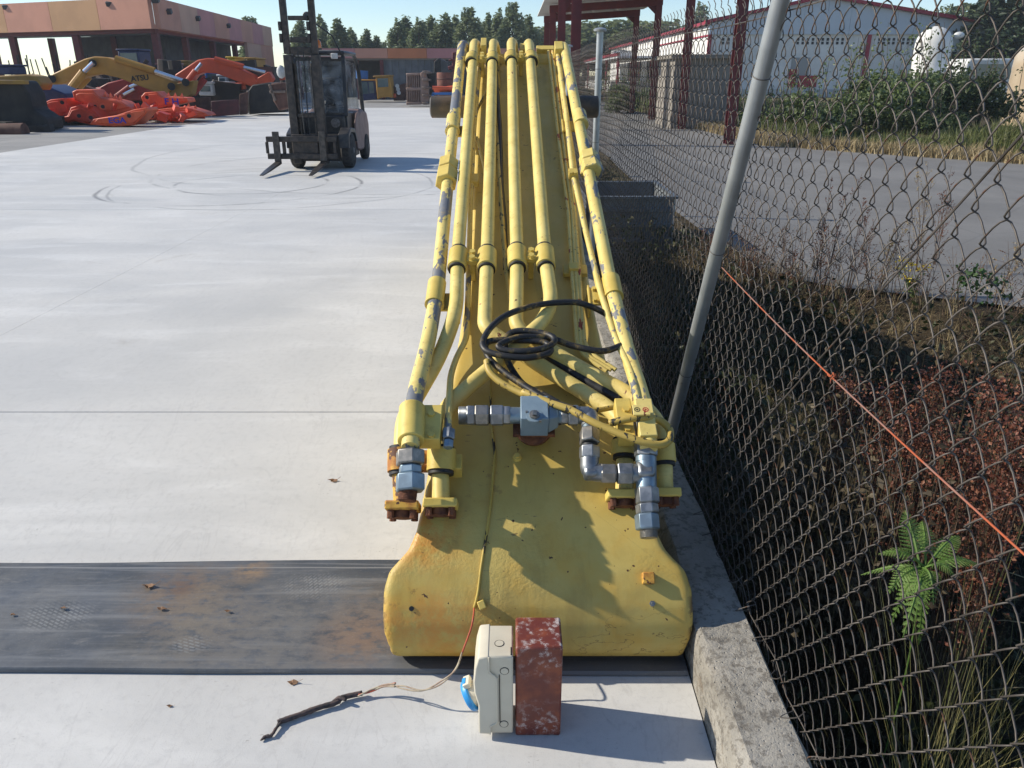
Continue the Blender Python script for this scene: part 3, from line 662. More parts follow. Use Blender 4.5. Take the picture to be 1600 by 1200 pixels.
# elbow, drop line, second elbow, tee
def elbow(a, b, c, off, r, m):
    mb = MB(); mb.tube(fillet([on(*a, off), on(*b, off), on(*c, off)], .028, 6), r, 18); o = mb.build('pipe_elbow', m, vl, smooth=True, angle=60)
    return o
elbow((906, 649), (922, 649), (922, 668), OV, .028, m_steel)
stack(921, OV, ((664, 674, .024, 'cyl', m_steel_b), (673, 694, .033, 'hex', m_steel_d), (694, 698, .024, 'cyl', m_black), (697, 717, .033, 'hex', m_steel)))
elbow((921, 716), (921, 737), (940, 739), OV, .029, m_steel)
mb = MB(); mb.box(on(923, 737, OV + .004), (.046, .050, .046), rot); mb.build('elbow_boss', m_steel, vl, bevel=.012)
row(740, ((938, 962, .033, 'hex', m_steel_d), (962, 965, .025, 'cyl', m_black), (964, 988, .036, 'hex', m_steel), (987, 1000, .030, 'cyl', m_steel)))
mb = MB(); mb.tube([on(1010, 714, OV), on(1010, 764, OV)], .031, 20); o = mb.build('tee_body', m_steel_b, vl, smooth=True, angle=60)
mb = MB(); mb.box(on(1008, 738, OV + .004), (.054, .055, .056), rot); mb.build('tee_block', m_steel, vl, bevel=.012)
stack((1009, 1009), OV, ((690, 714, .037, 'hex', m_steel), (714, 722, .031, 'cyl', m_steel_b)))
stack((1010, 1012), OV, ((762, 787, .037, 'hex', m_steel), (787, 803, .035, 'hex', m_steel), (803, 828, .037, 'hex', m_steel_b)))
threads(on(1013, 827, OV), on(1014, 841, OV), .027, m_steel_d, boom)
stack((1009, 1009), OV + .03, ((662, 674, .016, 'hex', m_steel_b), (674, 684, .012, 'hex', m_steel), (684, 692, .008, 'cyl', m_steel)))

# --- black hoses: coils resting on the pipes
def z6(x, y): return 640 + .3 * x, 280 + .3 * y
def hose(name, pts, r, m, label, parent=None, n=10):
    mb = MB(); mb.tube(spline([on(*p) for p in pts], 6), r, n); o = mb.build(name, m, parent, smooth=True, angle=180)
    if parent is None: tag(o, label, 'hose')
    return o
def Z(l): return [(*z6(x, y), o) for x, y, o in l]
hose('rubber_hose', Z([(1150, 835, .06), (1095, 868, .13), (1000, 895, .15), (850, 868, .155), (745, 832, .165), (640, 822, .175), (560, 826, .18), (490, 850, .185), (462, 872, .185), (500, 892, .185), (600, 896, .19), (700, 880, .19), (752, 850, .19), (745, 822, .185), (690, 802, .175), (600, 790, .17), (530, 800, .165), (498, 845, .16), (505, 930, .13), (545, 1010, .11), (600, 1075, .10), (690, 1120, .13), (770, 1165, .16)]), .0115, m_hose, 'black rubber hose in a tight double loop lying over the yellow pipes')
hose('rubber_hose', Z([(1075, 735, .05), (1010, 695, .10), (930, 658, .14), (850, 641, .15), (700, 650, .16), (540, 692, .165), (440, 755, .17), (385, 835, .175), (395, 890, .18), (480, 918, .185), (600, 930, .185), (700, 915, .185), (735, 890, .18), (700, 850, .17), (560, 838, .165), (430, 842, .16), (395, 870, .155), (420, 940, .15), (500, 1010, .15), (600, 1078, .155), (720, 1150, .17), (860, 1200, .19)]), .0115, m_hose, 'black rubber hose sweeping in one wide loop towards the right hand pipe')
def z7(x, y): return 580 + .3125 * x, 580 + .3125 * y
def Z7(l): return [(*z7(x, y), o) for x, y, o in l]
hose('rubber_hose', Z([(402, 945, .16), (415, 1000, .155), (470, 1055, .15), (560, 1105, .15), (640, 1140, .16)]) + Z7([(760, 105, .18), (900, 160, .195), (1000, 195, .20), (1100, 250, .205), (1200, 295, .205), (1330, 345, .205), (1440, 368, .20), (1490, 345, .19), (1490, 290, .18), (1440, 245, .19), (1370, 232, .215), (1280, 240, .21), (1190, 262, .19)]), .0120, m_hose_y, 'yellow spattered hose crossing the valve and looping round the right hand fittings')
hose('rubber_hose', Z([(700, 905, .05), (850, 1010, .05), (980, 1085, .05), (1100, 1150, .05)]), .017, m_black, 'thick black hose lying between the two slanting yellow pipes')
hose('rubber_hose', Z7([(640, 0, .10), (720, 40, .10), (800, 110, .11), (900, 165, .13), (1010, 190, .14), (1120, 195, .13), (1215, 180, .12)]), .009, m_hose_y, 'thin spattered hose running behind the grey ball valve')
# --- loose cable down the foot
def cable(pts, r, m, name, label=None, parent=None, cat='cable'):
    mb = MB(); mb.tube(spline(pts, 5), r, 7); o = mb.build(name, m, parent, smooth=True, angle=180)
    if label: tag(o, label, cat)
    return o
# ------------------------------------------------------------------ conveyor belt strip under the boom's foot
def mat_belt():
    t = NT('belt_rubber'); P = t.pos()
    c = t.mix(t.ramp(t.noise(P, 3, 5, .6), .35, .65), (.052, .057, .064), (.088, .094, .104))
    st = t.noise(t.mapv(P, (.9, 14, 1), rot=(0, 0, R(3))), 1.6, 6, .65, .6)
    c = t.mix(t.math('MULTIPLY', t.ramp(st, .48, .70), .6), c, (.20, .205, .21))
    c = t.mix(t.math('MULTIPLY', t.ramp(t.noise(t.mapv(P, (3, 10, 1), rot=(0, 0, R(-24))), 2, 6, .65, .8), .54, .72), .5), c, (.21, .20, .185))
    sep = t.new('ShaderNodeSeparateXYZ'); t.l.new(P, sep.inputs[0])
    yy = t.math('ADD', sep.outputs['Y'], t.math('MULTIPLY', t.math('SUBTRACT', t.noise(P, 1.1, 2), .5), .03))
    ln = t.ramp(t.math('ABSOLUTE', t.math('SUBTRACT', yy, 2.375)), .001, .007, 1, 0)
    c = t.mix(t.math('MULTIPLY', ln, .55), c, (.30, .30, .30))
    c = t.mix(t.math('MULTIPLY', t.ramp(yy, 1.90, 1.85, 0, 1), .35), c, (.18, .185, .195))
    for q, r, k, col in (((-1.16, 2.22, 0), .14, .75, (.20, .135, .08)), ((-1.02, 2.08, 0), .16, .55, (.185, .145, .10)), ((-.95, 2.35, 0), .055, .95, (.26, .17, .09)), ((-1.17, 2.25, 0), .045, .9, (.13, .075, .045)),
                         ((-.50, 2.0, 0), .11, .8, (.20, .105, .05)), ((-.47, 2.15, 0), .12, .4, (.17, .12, .08)), ((-.62, 1.95, 0), .3, .35, (.19, .175, .155)), ((-.9, 1.98, 0), .3, .35, (.18, .165, .14)), ((-1.7, 2.1, 0), .25, .3, (.20, .20, .195))):
        c = t.mix(t.math('MULTIPLY', t.math('MULTIPLY', t.spot(P, q, r, .8), t.ramp(t.noise(t.mapv(P, (18, 26, 1)), 1, 5, .7), .32, .6)), k), c, col)
    # dusty tyre tread prints
    for q, r, rot in (((-1.53, 2.10, 0), .11, 28), ((-.70, 2.26, 0), .10, -62), ((-1.02, 1.96, 0), .06, 20)):
        w = t.new('ShaderNodeTexBrick'); t.l.new(t.mapv(P, (1, 1, 1), rot=(0, 0, R(rot))), w.inputs[0]); w.inputs['Scale'].default_value = 21; w.inputs['Mortar Size'].default_value = .07
        w.inputs['Color1'].default_value = w.inputs['Color2'].default_value = (1, 1, 1, 1); w.inputs['Mortar'].default_value = (0, 0, 0, 1)
        c = t.mix(t.math('MULTIPLY', t.math('MULTIPLY', w.outputs['Color'], t.spot(P, q, r, .5, (1, .62, 1))), t.ramp(t.noise(P, 20, 4), .3, .6, .05, .5)), c, (.27, .28, .285))
    c = t.mix(t.math('MULTIPLY', t.ramp(t.noise(P, 150, 2, .6), .62, .75), .35), c, (.26, .26, .26))
    t.bump(t.math('ADD', st, t.math('MULTIPLY', t.noise(P, 40, 4), .6)), .25, .006)
    return t.fin(c, t.ramp(t.noise(P, 5, 4), .3, .7, .42, .62), 0, .45)
m_belt = mat_belt()
mb = MB(); bx = [-4.2 + i * .06 for i in range(80)]; bx = [x for x in bx if x < .53] + [.535]; vsb = []
def by0(x): return 1.842 + .012 * mnoise.noise((x * 1.1, 0, 2)) - .006 * x
def by1(x): return 2.428 + .016 * mnoise.noise((x * .9, 4, 2)) + .006 * x
for x in bx:
    a, b = by0(x), by1(x); h = .018 + .004 * mnoise.noise((x * 2, 1, 1)); k = 7
    vsb += [(x, a + .001, .0008), (x, a - .001, h * .55), (x, a + .005, h)] + [(x, a + (b - a) * i / k, h + .004 * mnoise.noise((x * 1.6, i, 3))) for i in range(1, k)] + [(x, b - .004, h * .8), (x, b, .001)]
n = 11
mb.add(vsb, [(j * n + i, (j + 1) * n + i, (j + 1) * n + i + 1, j * n + i + 1) for j in range(len(bx) - 1) for i in range(n - 1)])
tag(mb.build('conveyor_belt', m_belt, smooth=True, angle=50), 'worn black rubber belt strip laid flat across the concrete under the boom', 'rubber strip')

# ------------------------------------------------------------------ red steel post with the beige socket box
m_post = (lambda t: t.fin(t.mix(t.math('MULTIPLY', t.ramp(t.noise(t.co(), 34, 7, .75), .50, .64), t.math('ADD', t.spot(t.co(), (.03, 0, .31), .10, .6), t.math('ADD', t.spot(t.co(), (0, -.07, .0), .09, .7), t.ramp(t.noise(t.co(), 60, 3, .6), .66, .72, 0, .3)))),
    t.mix(t.ramp(t.noise(t.co(), 14, 5, .65), .4, .68), (.135, .030, .022), (.24, .060, .026)), (.48, .42, .40)), t.ramp(t.noise(t.co(), 12, 3), .3, .7, .38, .55), 0, .45))(NT('red_oxide_paint'))
t = m_post.node_tree
mb = MB(); mb.b2((.0095, 1.612, 0), (.134, 1.737, .306)); po = mb.build('steel_post', m_post, bevel=.006, origin=(.072, 1.675, 0))
tag(po, 'short square red painted steel post stained with white cement', 'post')
m_beige = simple('beige_plastic', (.60, .55, .43), (.55, .50, .39), 9, .42, spec=.4, chips=(.45, .40, .30), chip_scale=30, chip_at=.72)
m_beige2 = simple('beige_plastic_cover', (.63, .58, .46), (.58, .53, .42), 8, .40, spec=.4)
m_blue = simple('blue_plastic', (.025, .24, .56), (.03, .28, .62), 20, .4, chips=(.02, .19, .45), chip_scale=40, chip_at=.68)
m_dark = simple('dark_gap', (.012, .012, .012), rough=.8)
box = thing('socket_box', 'beige plastic socket box with a blue round cap fixed to the red post', 'socket box', (-.045, 1.67, .016))
def pr_y(poly, y0, y1): return MB().prism([(x, y0, z) for x, z in poly], (0, y1 - y0, 0))
pr_y([(.003, .018), (-.072, .018), (-.076, .03), (-.076, .276), (-.070, .283), (.003, .283)], 1.604, 1.73).build('back_shell', m_beige, box, bevel=.006)
pr_y([(-.058, .018), (-.091, .020), (-.091, .12), (-.101, .165), (-.103, .20), (-.098, .245), (-.090, .278), (-.086, .2815), (-.060, .2845), (-.060, .233), (-.037, .215), (-.035, .058), (-.058, .046)], 1.600, 1.735).build('cover', m_beige2, box, bevel=.004)
mb = MB(); mb.tube(fillet([(-.061, 1.5995, .285), (-.061, 1.5995, .236), (-.042, 1.5995, .218), (-.040, 1.5995, .060), (-.060, 1.5995, .049), (-.060, 1.5995, .020)], .008), .0021, 6); mb.build('cover_rib', m_beige2, box, smooth=True)
mb = MB(); mb.tube(fillet([(-.0335, 1.6025, .224), (-.0325, 1.6025, .060)], .008), .0012, 6); mb.build('seam', m_dark, box, smooth=True)
def knock(c, ax, r=.0115):
    mb = MB(); a, b = frame(Vector(ax)); k = 22
    mb.tube([Vector(c) + (a * math.cos(2 * math.pi * i / k) + b * math.sin(2 * math.pi * i / k)) * r for i in range(k)], .0009, 5, closed=True); o = mb.build('knockout', m_dark, box)
    mb = MB(); mb.cyl(Vector(c), Vector(c) + Vector(ax) * .0012, r * .9, n=20); mb.build('knockout_disc', m_beige, o, smooth=True, angle=30)
knock((-.020, 1.6038, .236), (0, -1, 0)); knock((-.022, 1.6038, .052), (0, -1, 0)); knock((-.034, 1.655, .2832), (0, 0, 1), .0125)
mb = MB(); mb.b2((-.004, 1.61, .262), (.0, 1.64, .2838)); mb.build('lid_slot', m_dark, box)
ax = Vector((-.80, -.12, -.42)).normalized(); c = Vector((-.094, 1.664, .110))
mb = MB(); mb.lathe(c, ax, [(-.02, .030), (.006, .034), (.016, .037)], 26); mb.build('socket_neck', m_beige2, box, smooth=True, angle=40)
mb = MB(); mb.lathe(c + ax * .016, ax, [(0, .040), (.004, .044), (.013, .044), (.019, .039), (.021, .015)], 30); cap = mb.build('socket_cap', m_blue, box, smooth=True, angle=40)
up_ = Vector((-.45, 0, .89)); mb = MB(); mb.box(c + ax * .012 + up_ * .044, (.02, .036, .016), Matrix.Rotation(-.45, 3, 'Y')); mb.build('cap_hinge', m_beige2, box, bevel=.002)
mb = MB(); mb.box(c + ax * .018 + up_ * .043, (.012, .022, .022), Matrix.Rotation(-.45, 3, 'Y')); mb.build('cap_latch', m_blue, cap, bevel=.002)

# ------------------------------------------------------------------ loose cable down the foot to the ground
m_redw = simple('red_wire', (.50, .10, .05), (.42, .09, .05), 30, .5); m_bare = simple('faded_wire', (.42, .36, .26), (.32, .22, .16), 40, .7); m_sheath = simple('perished_sheath', (.04, .036, .036), (.10, .07, .065), 50, .8, bump=.4)
cab = thing('cable', 'thin frayed cable hanging from the boom foot with its stripped end on the concrete', 'cable', (-.2, 1.7, 0))
c1 = [foot(765, 560, .03), foot(766, 600, .02), foot(768, 660, .015), foot(771, 690, .012), foot(773, 712, .012), foot(770, 745, .012), foot(766, 790, .008), foot(760, 835, .006), foot(752, 885, .006), foot(747, 925, .008), foot(741, 950, .008)]
mb = MB(); mb.tube(spline(c1, 6), .0046, 7); mb.build('cable_sheath', m_wire_y, cab, smooth=True, angle=180)
a0 = c1[-1]; a1 = aty(735, 985, 1.80); a2 = aty(722, 1020, 1.775)
mb = MB(); mb.tube(spline([a0, aty(739, 968, 1.812), a1, a2], 6), .0028, 7); mb.build('wire_core', m_redw, cab, smooth=True, angle=180, label='red wire showing where the cable is stripped')
c3 = [a2, atz(712, 1045, .125), atz(690, 1066, .085), atz(660, 1079, .06), atz(630, 1074, .05), atz(612, 1071, .042)]
for k in (0, 1):
    mb = MB(); mb.tube(spline([p + Vector((0, .003 * math.sin(i * 2.1 + k * 3), .003 * math.cos(i * 1.7 + k * 3))) for i, p in enumerate(c3)], 6), .0022, 6); mb.build('wire_core', m_bare, cab, smooth=True, angle=180)
rngt = random.Random(5)
c4 = [atz(618, 1071, .045), atz(600, 1074, .03), atz(580, 1081, .018), atz(560, 1087, .012)]
for k in range(3):
    mb = MB(); mb.tube(spline([p + Vector((0, rngt.uniform(-.006, .006), rngt.uniform(0, .006))) for p in c4], 5), [.0026] * 16, 6); mb.build('wire_core', m_redw if k == 1 else m_bare, cab, smooth=True, angle=180)
c5 = [atz(566, 1083, .013), atz(535, 1090, .013), atz(525, 1098, .012), atz(500, 1105, .012), atz(470, 1116, .010), atz(447, 1124, .010), atz(434, 1129, .010)]
mb = MB(); mb.tube(spline(c5, 6), [.008 + .0022 * mnoise.noise((i * .55, 0, 1)) for i in range(37)], 9); mb.build('cable_sheath', m_sheath, cab, smooth=True, angle=180)
mb = MB(); mb.tube(spline([atz(541, 1094, .02), atz(530, 1090, .022), atz(519, 1097, .012)], 4), [.004, .005, .006, .006, .006, .005, .004, .004, .003], 6)
mb.tube(spline([atz(440, 1127, .012), atz(430, 1140, .010), atz(424, 1149, .008), atz(415, 1151, .007), atz(407, 1157, .006)], 4), [.0045, .004, .005, .004, .0055, .004, .005, .0045, .006, .004, .006, .0055, .005, .006, .004, .003, .002], 6)
mb.tube(spline([atz(438, 1123, .011), atz(428, 1146, .006)], 4), .003, 5); mb.build('frayed_end', m_sheath, cab, smooth=True, angle=180)

# ------------------------------------------------------------------ dry leaves and bits on the ground
m_leaf = simple('dry_leaf', (.16, .085, .045), (.27, .16, .09), 60, .8)
def leaf(px, py, s, label, seed, z=.0):
    rg = random.Random(seed); p = atz(px, py, z); mb = MB(); L = [Vector((math.cos(t) * s * (1.5 if i % 4 == 0 else .8) * rg.uniform(.7, 1.2), math.sin(t) * s * .75 * rg.uniform(.6, 1.2), s * rg.uniform(.1, .7))) for i, t in enumerate([2 * math.pi * k / 9 for k in range(9)])]
    vs = [p + Vector((0, 0, s * .12))] + [p + q for q in L]; vs += [v + Vector((0, 0, .0015)) for v in vs]
    mb.add(vs, [(0, (i + 1) % 9 + 1, i + 1) for i in range(9)] + [(10, 10 + i + 1, 10 + (i + 1) % 9 + 1) for i in range(9)] + [(i + 1, (i + 1) % 9 + 1, 11 + (i + 1) % 9, 11 + i) for i in range(9)])
    mb.tube([p + L[0] * .9, p + L[0] * 1.8 + Vector((0, 0, s * .4))], s * .05, 4)
    tag(mb.build('dry_leaf', m_leaf, smooth=True, angle=30), label, 'leaf', 'dry leaves on the ground')
for q in ((521, 752, .017, 'curled brown leaf alone on the pale concrete beside the boom foot', 1, 0), (252, 952, .011, 'dark crumpled leaf in the middle of the rubber strip', 2, .022), (356, 956, .008, 'small reddish leaf on the rubber strip', 3, .022), (99, 951, .009, 'thin dark leaf near the left of the rubber strip', 4, .022), (457, 1068, .012, 'brown leaf scrap just below the edge of the rubber strip', 5, 0), (20, 961, .008, 'tiny leaf at the left end of the rubber strip', 8, .022),
          (265, 1104, .006, 'dark crumb of leaf on the concrete below the rubber strip', 6, 0), (232, 917, .02, 'flat rust brown leaf flake near the far edge of the rubber strip', 7, .02)): leaf(*q)

# ------------------------------------------------------------------ chain link fence
m_galv = simple('galvanised_tube', (.40, .42, .43), (.33, .35, .36), 9, .42, .55, chips=(.24, .25, .25), chip_scale=18, chip_at=.68)
m_wire = simple('weathered_wire', (.058, .049, .042), (.115, .10, .088), 7, .55, .35, chips=(.10, .05, .03), chip_scale=30, chip_at=.6)
fence = thing('chain_link_fence', 'tall rusty chain link fence on galvanised posts along the concrete kerb', 'fence', (FX, 3, 0))
STEP, HA, HB0, HB1 = .0415, .0478, .115, 1.90
nh = int((HB1 - HB0) / HA); me_w = []
for par in (0, 1):
    pts = []; A = .0085
    for i in range(nh + 1):
        y = STEP * 1.04 if i % 2 else -STEP * .04; z = i * HA; y2 = -STEP * .04 if i % 2 else STEP * 1.04; s = -1 if i % 2 else 1
        if i < nh:
            for t_, xa in ((0, 0), (.09, .72), (.30, 1.0), (.70, 1.0), (.91, .72)): pts.append((s * A * xa, y + (y2 - y) * t_, z + HA * t_))
        else: pts.append((0, y, z))
    pts = [(0.004, pts[0][1] - .006, -.03)] + pts + [(.004, pts[-1][1] + .012, nh * HA + .018), (-.003, pts[-1][1] + .02, nh * HA + .034)]
    mb = MB(); mb.tube(pts, .0016, 5); me = mb.mesh('mesh_wire', smooth=True, angle=180); me.materials.append(m_wire); me_w.append(me)
    break
NW = 300; Y0 = .10
for k in range(NW):
    y = Y0 + k * STEP
    child('mesh_wire', me_w[0], fence, (.016 * mnoise.noise((y * 1.3, 0, 0)) + .003 * mnoise.noise((y * 9, 3, 0)), y - 3, HB0 + (HA if k % 2 else 0) + .022 * mnoise.noise((y * .8, 0, 5))))
mb = MB()
for k in range(NW, NW + 290):
    y = Y0 + k * STEP; dz = HA if k % 2 else 0
    mb.tube([(FX, y + (STEP if i % 2 else 0), HB0 + dz + i * HA) for i in range(nh + 1)], .0019, 3, caps=False)
mb.build('far_mesh', m_wire, fence, kind='stuff')
for z, r, ya in ((1.868, .0022, .1), (1.37, .0018, 3.5)):
    mb = MB(); mb.tube([(FX + .004, y, z + .012 * math.sin(y * 1.7)) for y in [ya + .35 * i for i in range(62)]], r, 5); mb.build('line_wire', m_wire, fence, smooth=True)
a, b = atx(1600, 207, .722), atx(1200, 650, .722); d = (b - a); mb = MB(); mb.tube([a - d * .25, a, b, b + d * .18], .0022, 6); mb.build('brace_wire', m_wire, fence, smooth=True)
mb = MB(); mb.tube([(FX - .006 + .004 * math.sin(i * 1.9), .15 + i * .11, .185 + .012 * math.sin(i * 2.3)) for i in range(70)], .0016, 5); mb.build('foot_wire', m_wire, fence, smooth=True)
rg = random.Random(9)
for i in range(16):            # loose cut ends along the kerb
    y = 1.2 + i * .14; mb = MB(); mb.tube(spline([(FX, y, .22), (FX - rg.uniform(.02, .045), y + rg.uniform(-.02, .02), .205), (FX - rg.uniform(.03, .06), y + .02, rg.uniform(.175, .19)), (FX - .01, y + rg.uniform(.02, .05), .182)], 4), .0014, 4); mb.build('loose_wire_end', m_wire, fence)
def fpost(p0, p1, r, cap=True):
    p0 = Vector(p0); p1 = Vector(p1); d = (p1 - p0).normalized(); mb = MB(); mb.cyl(p0, p1, r, n=22); o = mb.build('fence_post', m_galv, fence, smooth=True, angle=40)
    if cap:
        mb = MB(); mb.lathe(p1 - d * .005, d, [(0, r * 1.9), (.012, r * 2.0), (.022, r * 1.5), (.028, r * .5)], 20); mb.build('post_cap', m_galv, o, smooth=True, angle=40)
    for f in (.25, .55, .85):   # tie wires
        c = p0 + (p1 - p0) * f; a, b = frame(d); mb = MB(); mb.tube([c + (a * math.cos(t) + b * math.sin(t)) * (r + .002) for t in [2 * math.pi * i / 16 for i in range(16)]], .0014, 4, closed=True); mb.build('tie_wire', m_wire, o)
    return o
e0, e1 = atx(1045, 690, .712), atx(1221, -4, .712); dd = (e1 - e0).normalized()
fpost(e0 - dd * .06, e1 + dd * .10, .0245)
for y in (6.72, 10.4, 14.1, 17.8, 21.5): fpost((.702, y, KH - .03), (.702, y, 2.03), .027)
m_string = simple('orange_string', (.34, .075, .025), (.24, .12, .09), 4, .7, contrast=(.46, .54))
s0, s1 = atx(1128, 418, .72), atx(1600, 866, .72); ds = s1 - s0
mb = MB(); mb.tube([s0 + ds * t_ + Vector((0, 0, -.012 * math.sin(math.pi * t_))) for t_ in [i / 16 for i in range(20)]], .0019, 6); k_ = s0 + ds * .595
mb.tube(spline([k_ + Vector((-.004, -.006, -.002)), k_ + Vector((-.006, 0, .006)), k_ + Vector((-.004, .006, 0)), k_ + Vector((-.006, .012, -.008)), k_ + Vector((-.01, .02, -.006))], 4), .0014, 5)
mb.tube([k_, k_ + Vector((-.008, .002, -.010)), k_ + Vector((-.010, -.004, -.018))], .0013, 5)
tag(mb.build('orange_string', m_string, smooth=True, angle=180), 'orange string stretched slanting across the chain link fence', 'string')
# ------------------------------------------------------------------ forklift truck
m_fblack = simple('truck_black', (.022, .024, .029), (.05, .047, .046), 8, .42, spec=.4, chips=(.10, .085, .07), chip_scale=22, chip_at=.68)
m_fmast = simple('mast_steel', (.034, .031, .03), (.075, .06, .052), 12, .5, .3, chips=(.12, .08, .055), chip_scale=26, chip_at=.66)
m_fork = simple('fork_steel', (.055, .05, .048), (.11, .095, .085), 14, .45, .6)
m_pink = simple('faded_red_paint', (.20, .125, .11), (.26, .175, .155), 5, .6, chips=(.20, .15, .13), chip_scale=16, chip_at=.67)
m_tyre = simple('tyre_rubber', (.016, .016, .017), (.045, .042, .04), 12, .8)
m_rim = simple('grey_rim', (.16, .15, .15), (.09, .085, .08), 20, .6, .2)
m_white = simple('off_white_plastic', (.55, .55, .54), (.46, .46, .45), 10, .5)
m_seat = simple('seat_vinyl', (.02, .022, .028), (.04, .042, .05), 20, .6)
t = NT('beacon_amber'); m_amber = t.fin((.80, .22, .015), .2, 0, .6); t.p.inputs['Transmission Weight'].default_value = .25
def glass(name, tint, alpha, rough=.05, dirt_light=(.55, .58, .60)):
    t = NT(name); a = t.new('ShaderNodeBsdfTransparent'); a.inputs[0].default_value = (*tint, 1); mx = t.new('ShaderNodeMixShader')
    c = t.mix(t.ramp(t.noise(t.co(), 3.5, 4, .6), .35, .7), (.03, .035, .04), dirt_light); t.fin(c, rough, 0, .6)
    out = t.n['Material Output']; f = t.ramp(t.noise(t.co(), 2.2, 4, .6), .3, .7, alpha * .6, alpha)
    t.l.new(f, mx.inputs[0]); t.l.new(a.outputs[0], mx.inputs[1]); t.l.new(t.p.outputs[0], mx.inputs[2]); t.l.new(mx.outputs[0], out.inputs[0]); return t.mat
m_glass = glass('dusty_daylit_glass', (.90, .93, .95), .36, .06, (.70, .75, .80))  # dust made pale and bluish, daylight in the cab put into its colour
FXC, FYC = -3.72, 15.75
fl = thing('forklift', 'dark forklift truck with raised mast and amber beacon parked on the concrete', 'forklift', (FXC, FYC, 0))
def F(x, y, z): return Vector((FXC + x, FYC + y, z))
def fb(name, a, b, m, par=None, bevel=.012): mb = MB(); mb.b2(F(*a), F(*b)); return mb.build(name, m, par or fl, bevel=bevel)
def fp(name, poly, x0, x1, m, par=None, bevel=.015):      # side profile (y, z)
    return MB().prism([F(x0, y, z) for y, z in poly], (x1 - x0, 0, 0)).build(name, m, par or fl, bevel=bevel)
fp('chassis', [(-.18, .14), (-.18, .62), (.12, .66), (.2, .45), (1.2, .42), (1.3, .14)], -.47, .47, m_fblack)
fp('front_cowl', [(.02, .50), (.04, .96), (.16, 1.02), (.32, .98), (.34, .50)], -.46, .46, m_fblack)
fp('counterweight', [(1.10, .22), (1.10, .98), (1.5, 1.05), (2.02, .98), (2.20, .72), (2.18, .34), (2.0, .22)], -.55, .55, m_pink, bevel=.06)
for s in (-1, 1):
    fp('side_panel', [(.72, .30), (.56, .52), (.60, .80), (.84, .98), (1.08, 1.02), (1.095, .26)], s * .545 - .02, s * .545 + .02, m_pink, bevel=.012)
    fp('front_fender', [(-.40, .40), (-.36, .66), (-.1, .76), (.34, .72), (.52, .50), (.46, .46), (.3, .64), (-.06, .68), (-.30, .60), (-.34, .40)], s * .50 - .10, s * .50 + .10, m_fblack, bevel=.012)
fp('engine_hood', [(.80, .5), (.82, .98), (1.1, 1.0), (1.1, .5)], -.45, .45, m_fblack)
for s in (-1, 1):
    for (y, r, w, x) in ((.0, .335, .21, .50), (1.74, .265, .17, .50)):
        mb = MB(); mb.lathe(F(s * x - w / 2, y, r), (1, 0, 0), [(0, r * .72), (.012, r * .92), (.04, r), (w - .04, r), (w - .012, r * .92), (w, r * .72)], 28); wh = mb.build('wheel', m_tyre, fl, smooth=True, angle=35)
        mb = MB(); mb.lathe(F(s * x + s * (w / 2 - .04), y, r), (s, 0, 0), [(0, r * .66), (.02, r * .64), (.03, r * .5), (.012, r * .4), (.03, r * .2), (.05, r * .14)], 22); mb.build('rim', m_rim, wh, smooth=True, angle=35)
# cab frame
def fbeam(name, pts, w, h, m=m_fblack, par=None):
    mb = MB()
    for a, b in zip(pts, pts[1:]): mb.beam(F(*a), F(*b), w, h, Vector((1, 0, 0)) if abs(a[0] - b[0]) < .3 else None)
    return mb.build(name, m, par or fl, bevel=.008)
for s in (-1, 1):
    fbeam('front_pillar', [(s * .49, .10, .96), (s * .47, .30, 2.04)], .07, .07)
    mb = MB(); mb.tube(fillet([F(s * .47, .24, 2.08), F(s * .48, 1.30, 2.10), F(s * .50, 1.62, 1.86), F(s * .52, 1.72, .98)], .25, 7), .042, 8); mb.build('rear_pillar', m_fblack, fl, smooth=True)
    mb = MB(); mb.quad(F(s * .485, .20, 1.04), F(s * .485, 1.55, 1.04), F(s * .485, 1.45, 1.92), F(s * .475, .34, 1.98)); mb.build('side_window', m_glass, fl)
    fp('door_panel', [(.16, .5), (.14, 1.02), (.62, 1.02), (.62, .62), (.5, .5)], s * .475 - .015, s * .475 + .015, m_fblack)
fb('cab_roof', (-.52, .18, 2.06), (.52, 1.42, 2.13), m_fblack, bevel=.03)
fb('roof_hatch', (-.42, .3, 2.131), (.42, 1.2, 2.15), simple('roof_dust', (.30, .29, .27), (.2, .19, .18), 6, .7))
for z in (1.0,): fbeam('window_bar', [(-.47, .12, z), (.47, .12, z)], .05, .05)
fbeam('window_bar', [(-.46, .285, 1.99), (.46, .285, 1.99)], .06, .07)
mb = MB(); mb.quad(F(-.45, .115, 1.02), F(.45, .115, 1.02), F(.44, .272, 1.97), F(-.44, .272, 1.97)); mb.build('windscreen', m_glass, fl)
mb = MB(); mb.quad(F(-.45, 1.66, 1.04), F(.45, 1.66, 1.04), F(.44, 1.60, 1.88), F(-.44, 1.60, 1.88)); mb.build('rear_window', m_glass, fl)
mb = MB(); mb.tube([F(.13, .10, 1.03), F(.12, .15, 1.34)], .009, 5); mb.tube([F(.12, .15, 1.34), F(.12, .165, 1.45)], .014, 5); mb.tube([F(-.18, .10, .94), F(.02, .10, 1.22)], .008, 5); mb.build('wiper', m_fblack, fl)
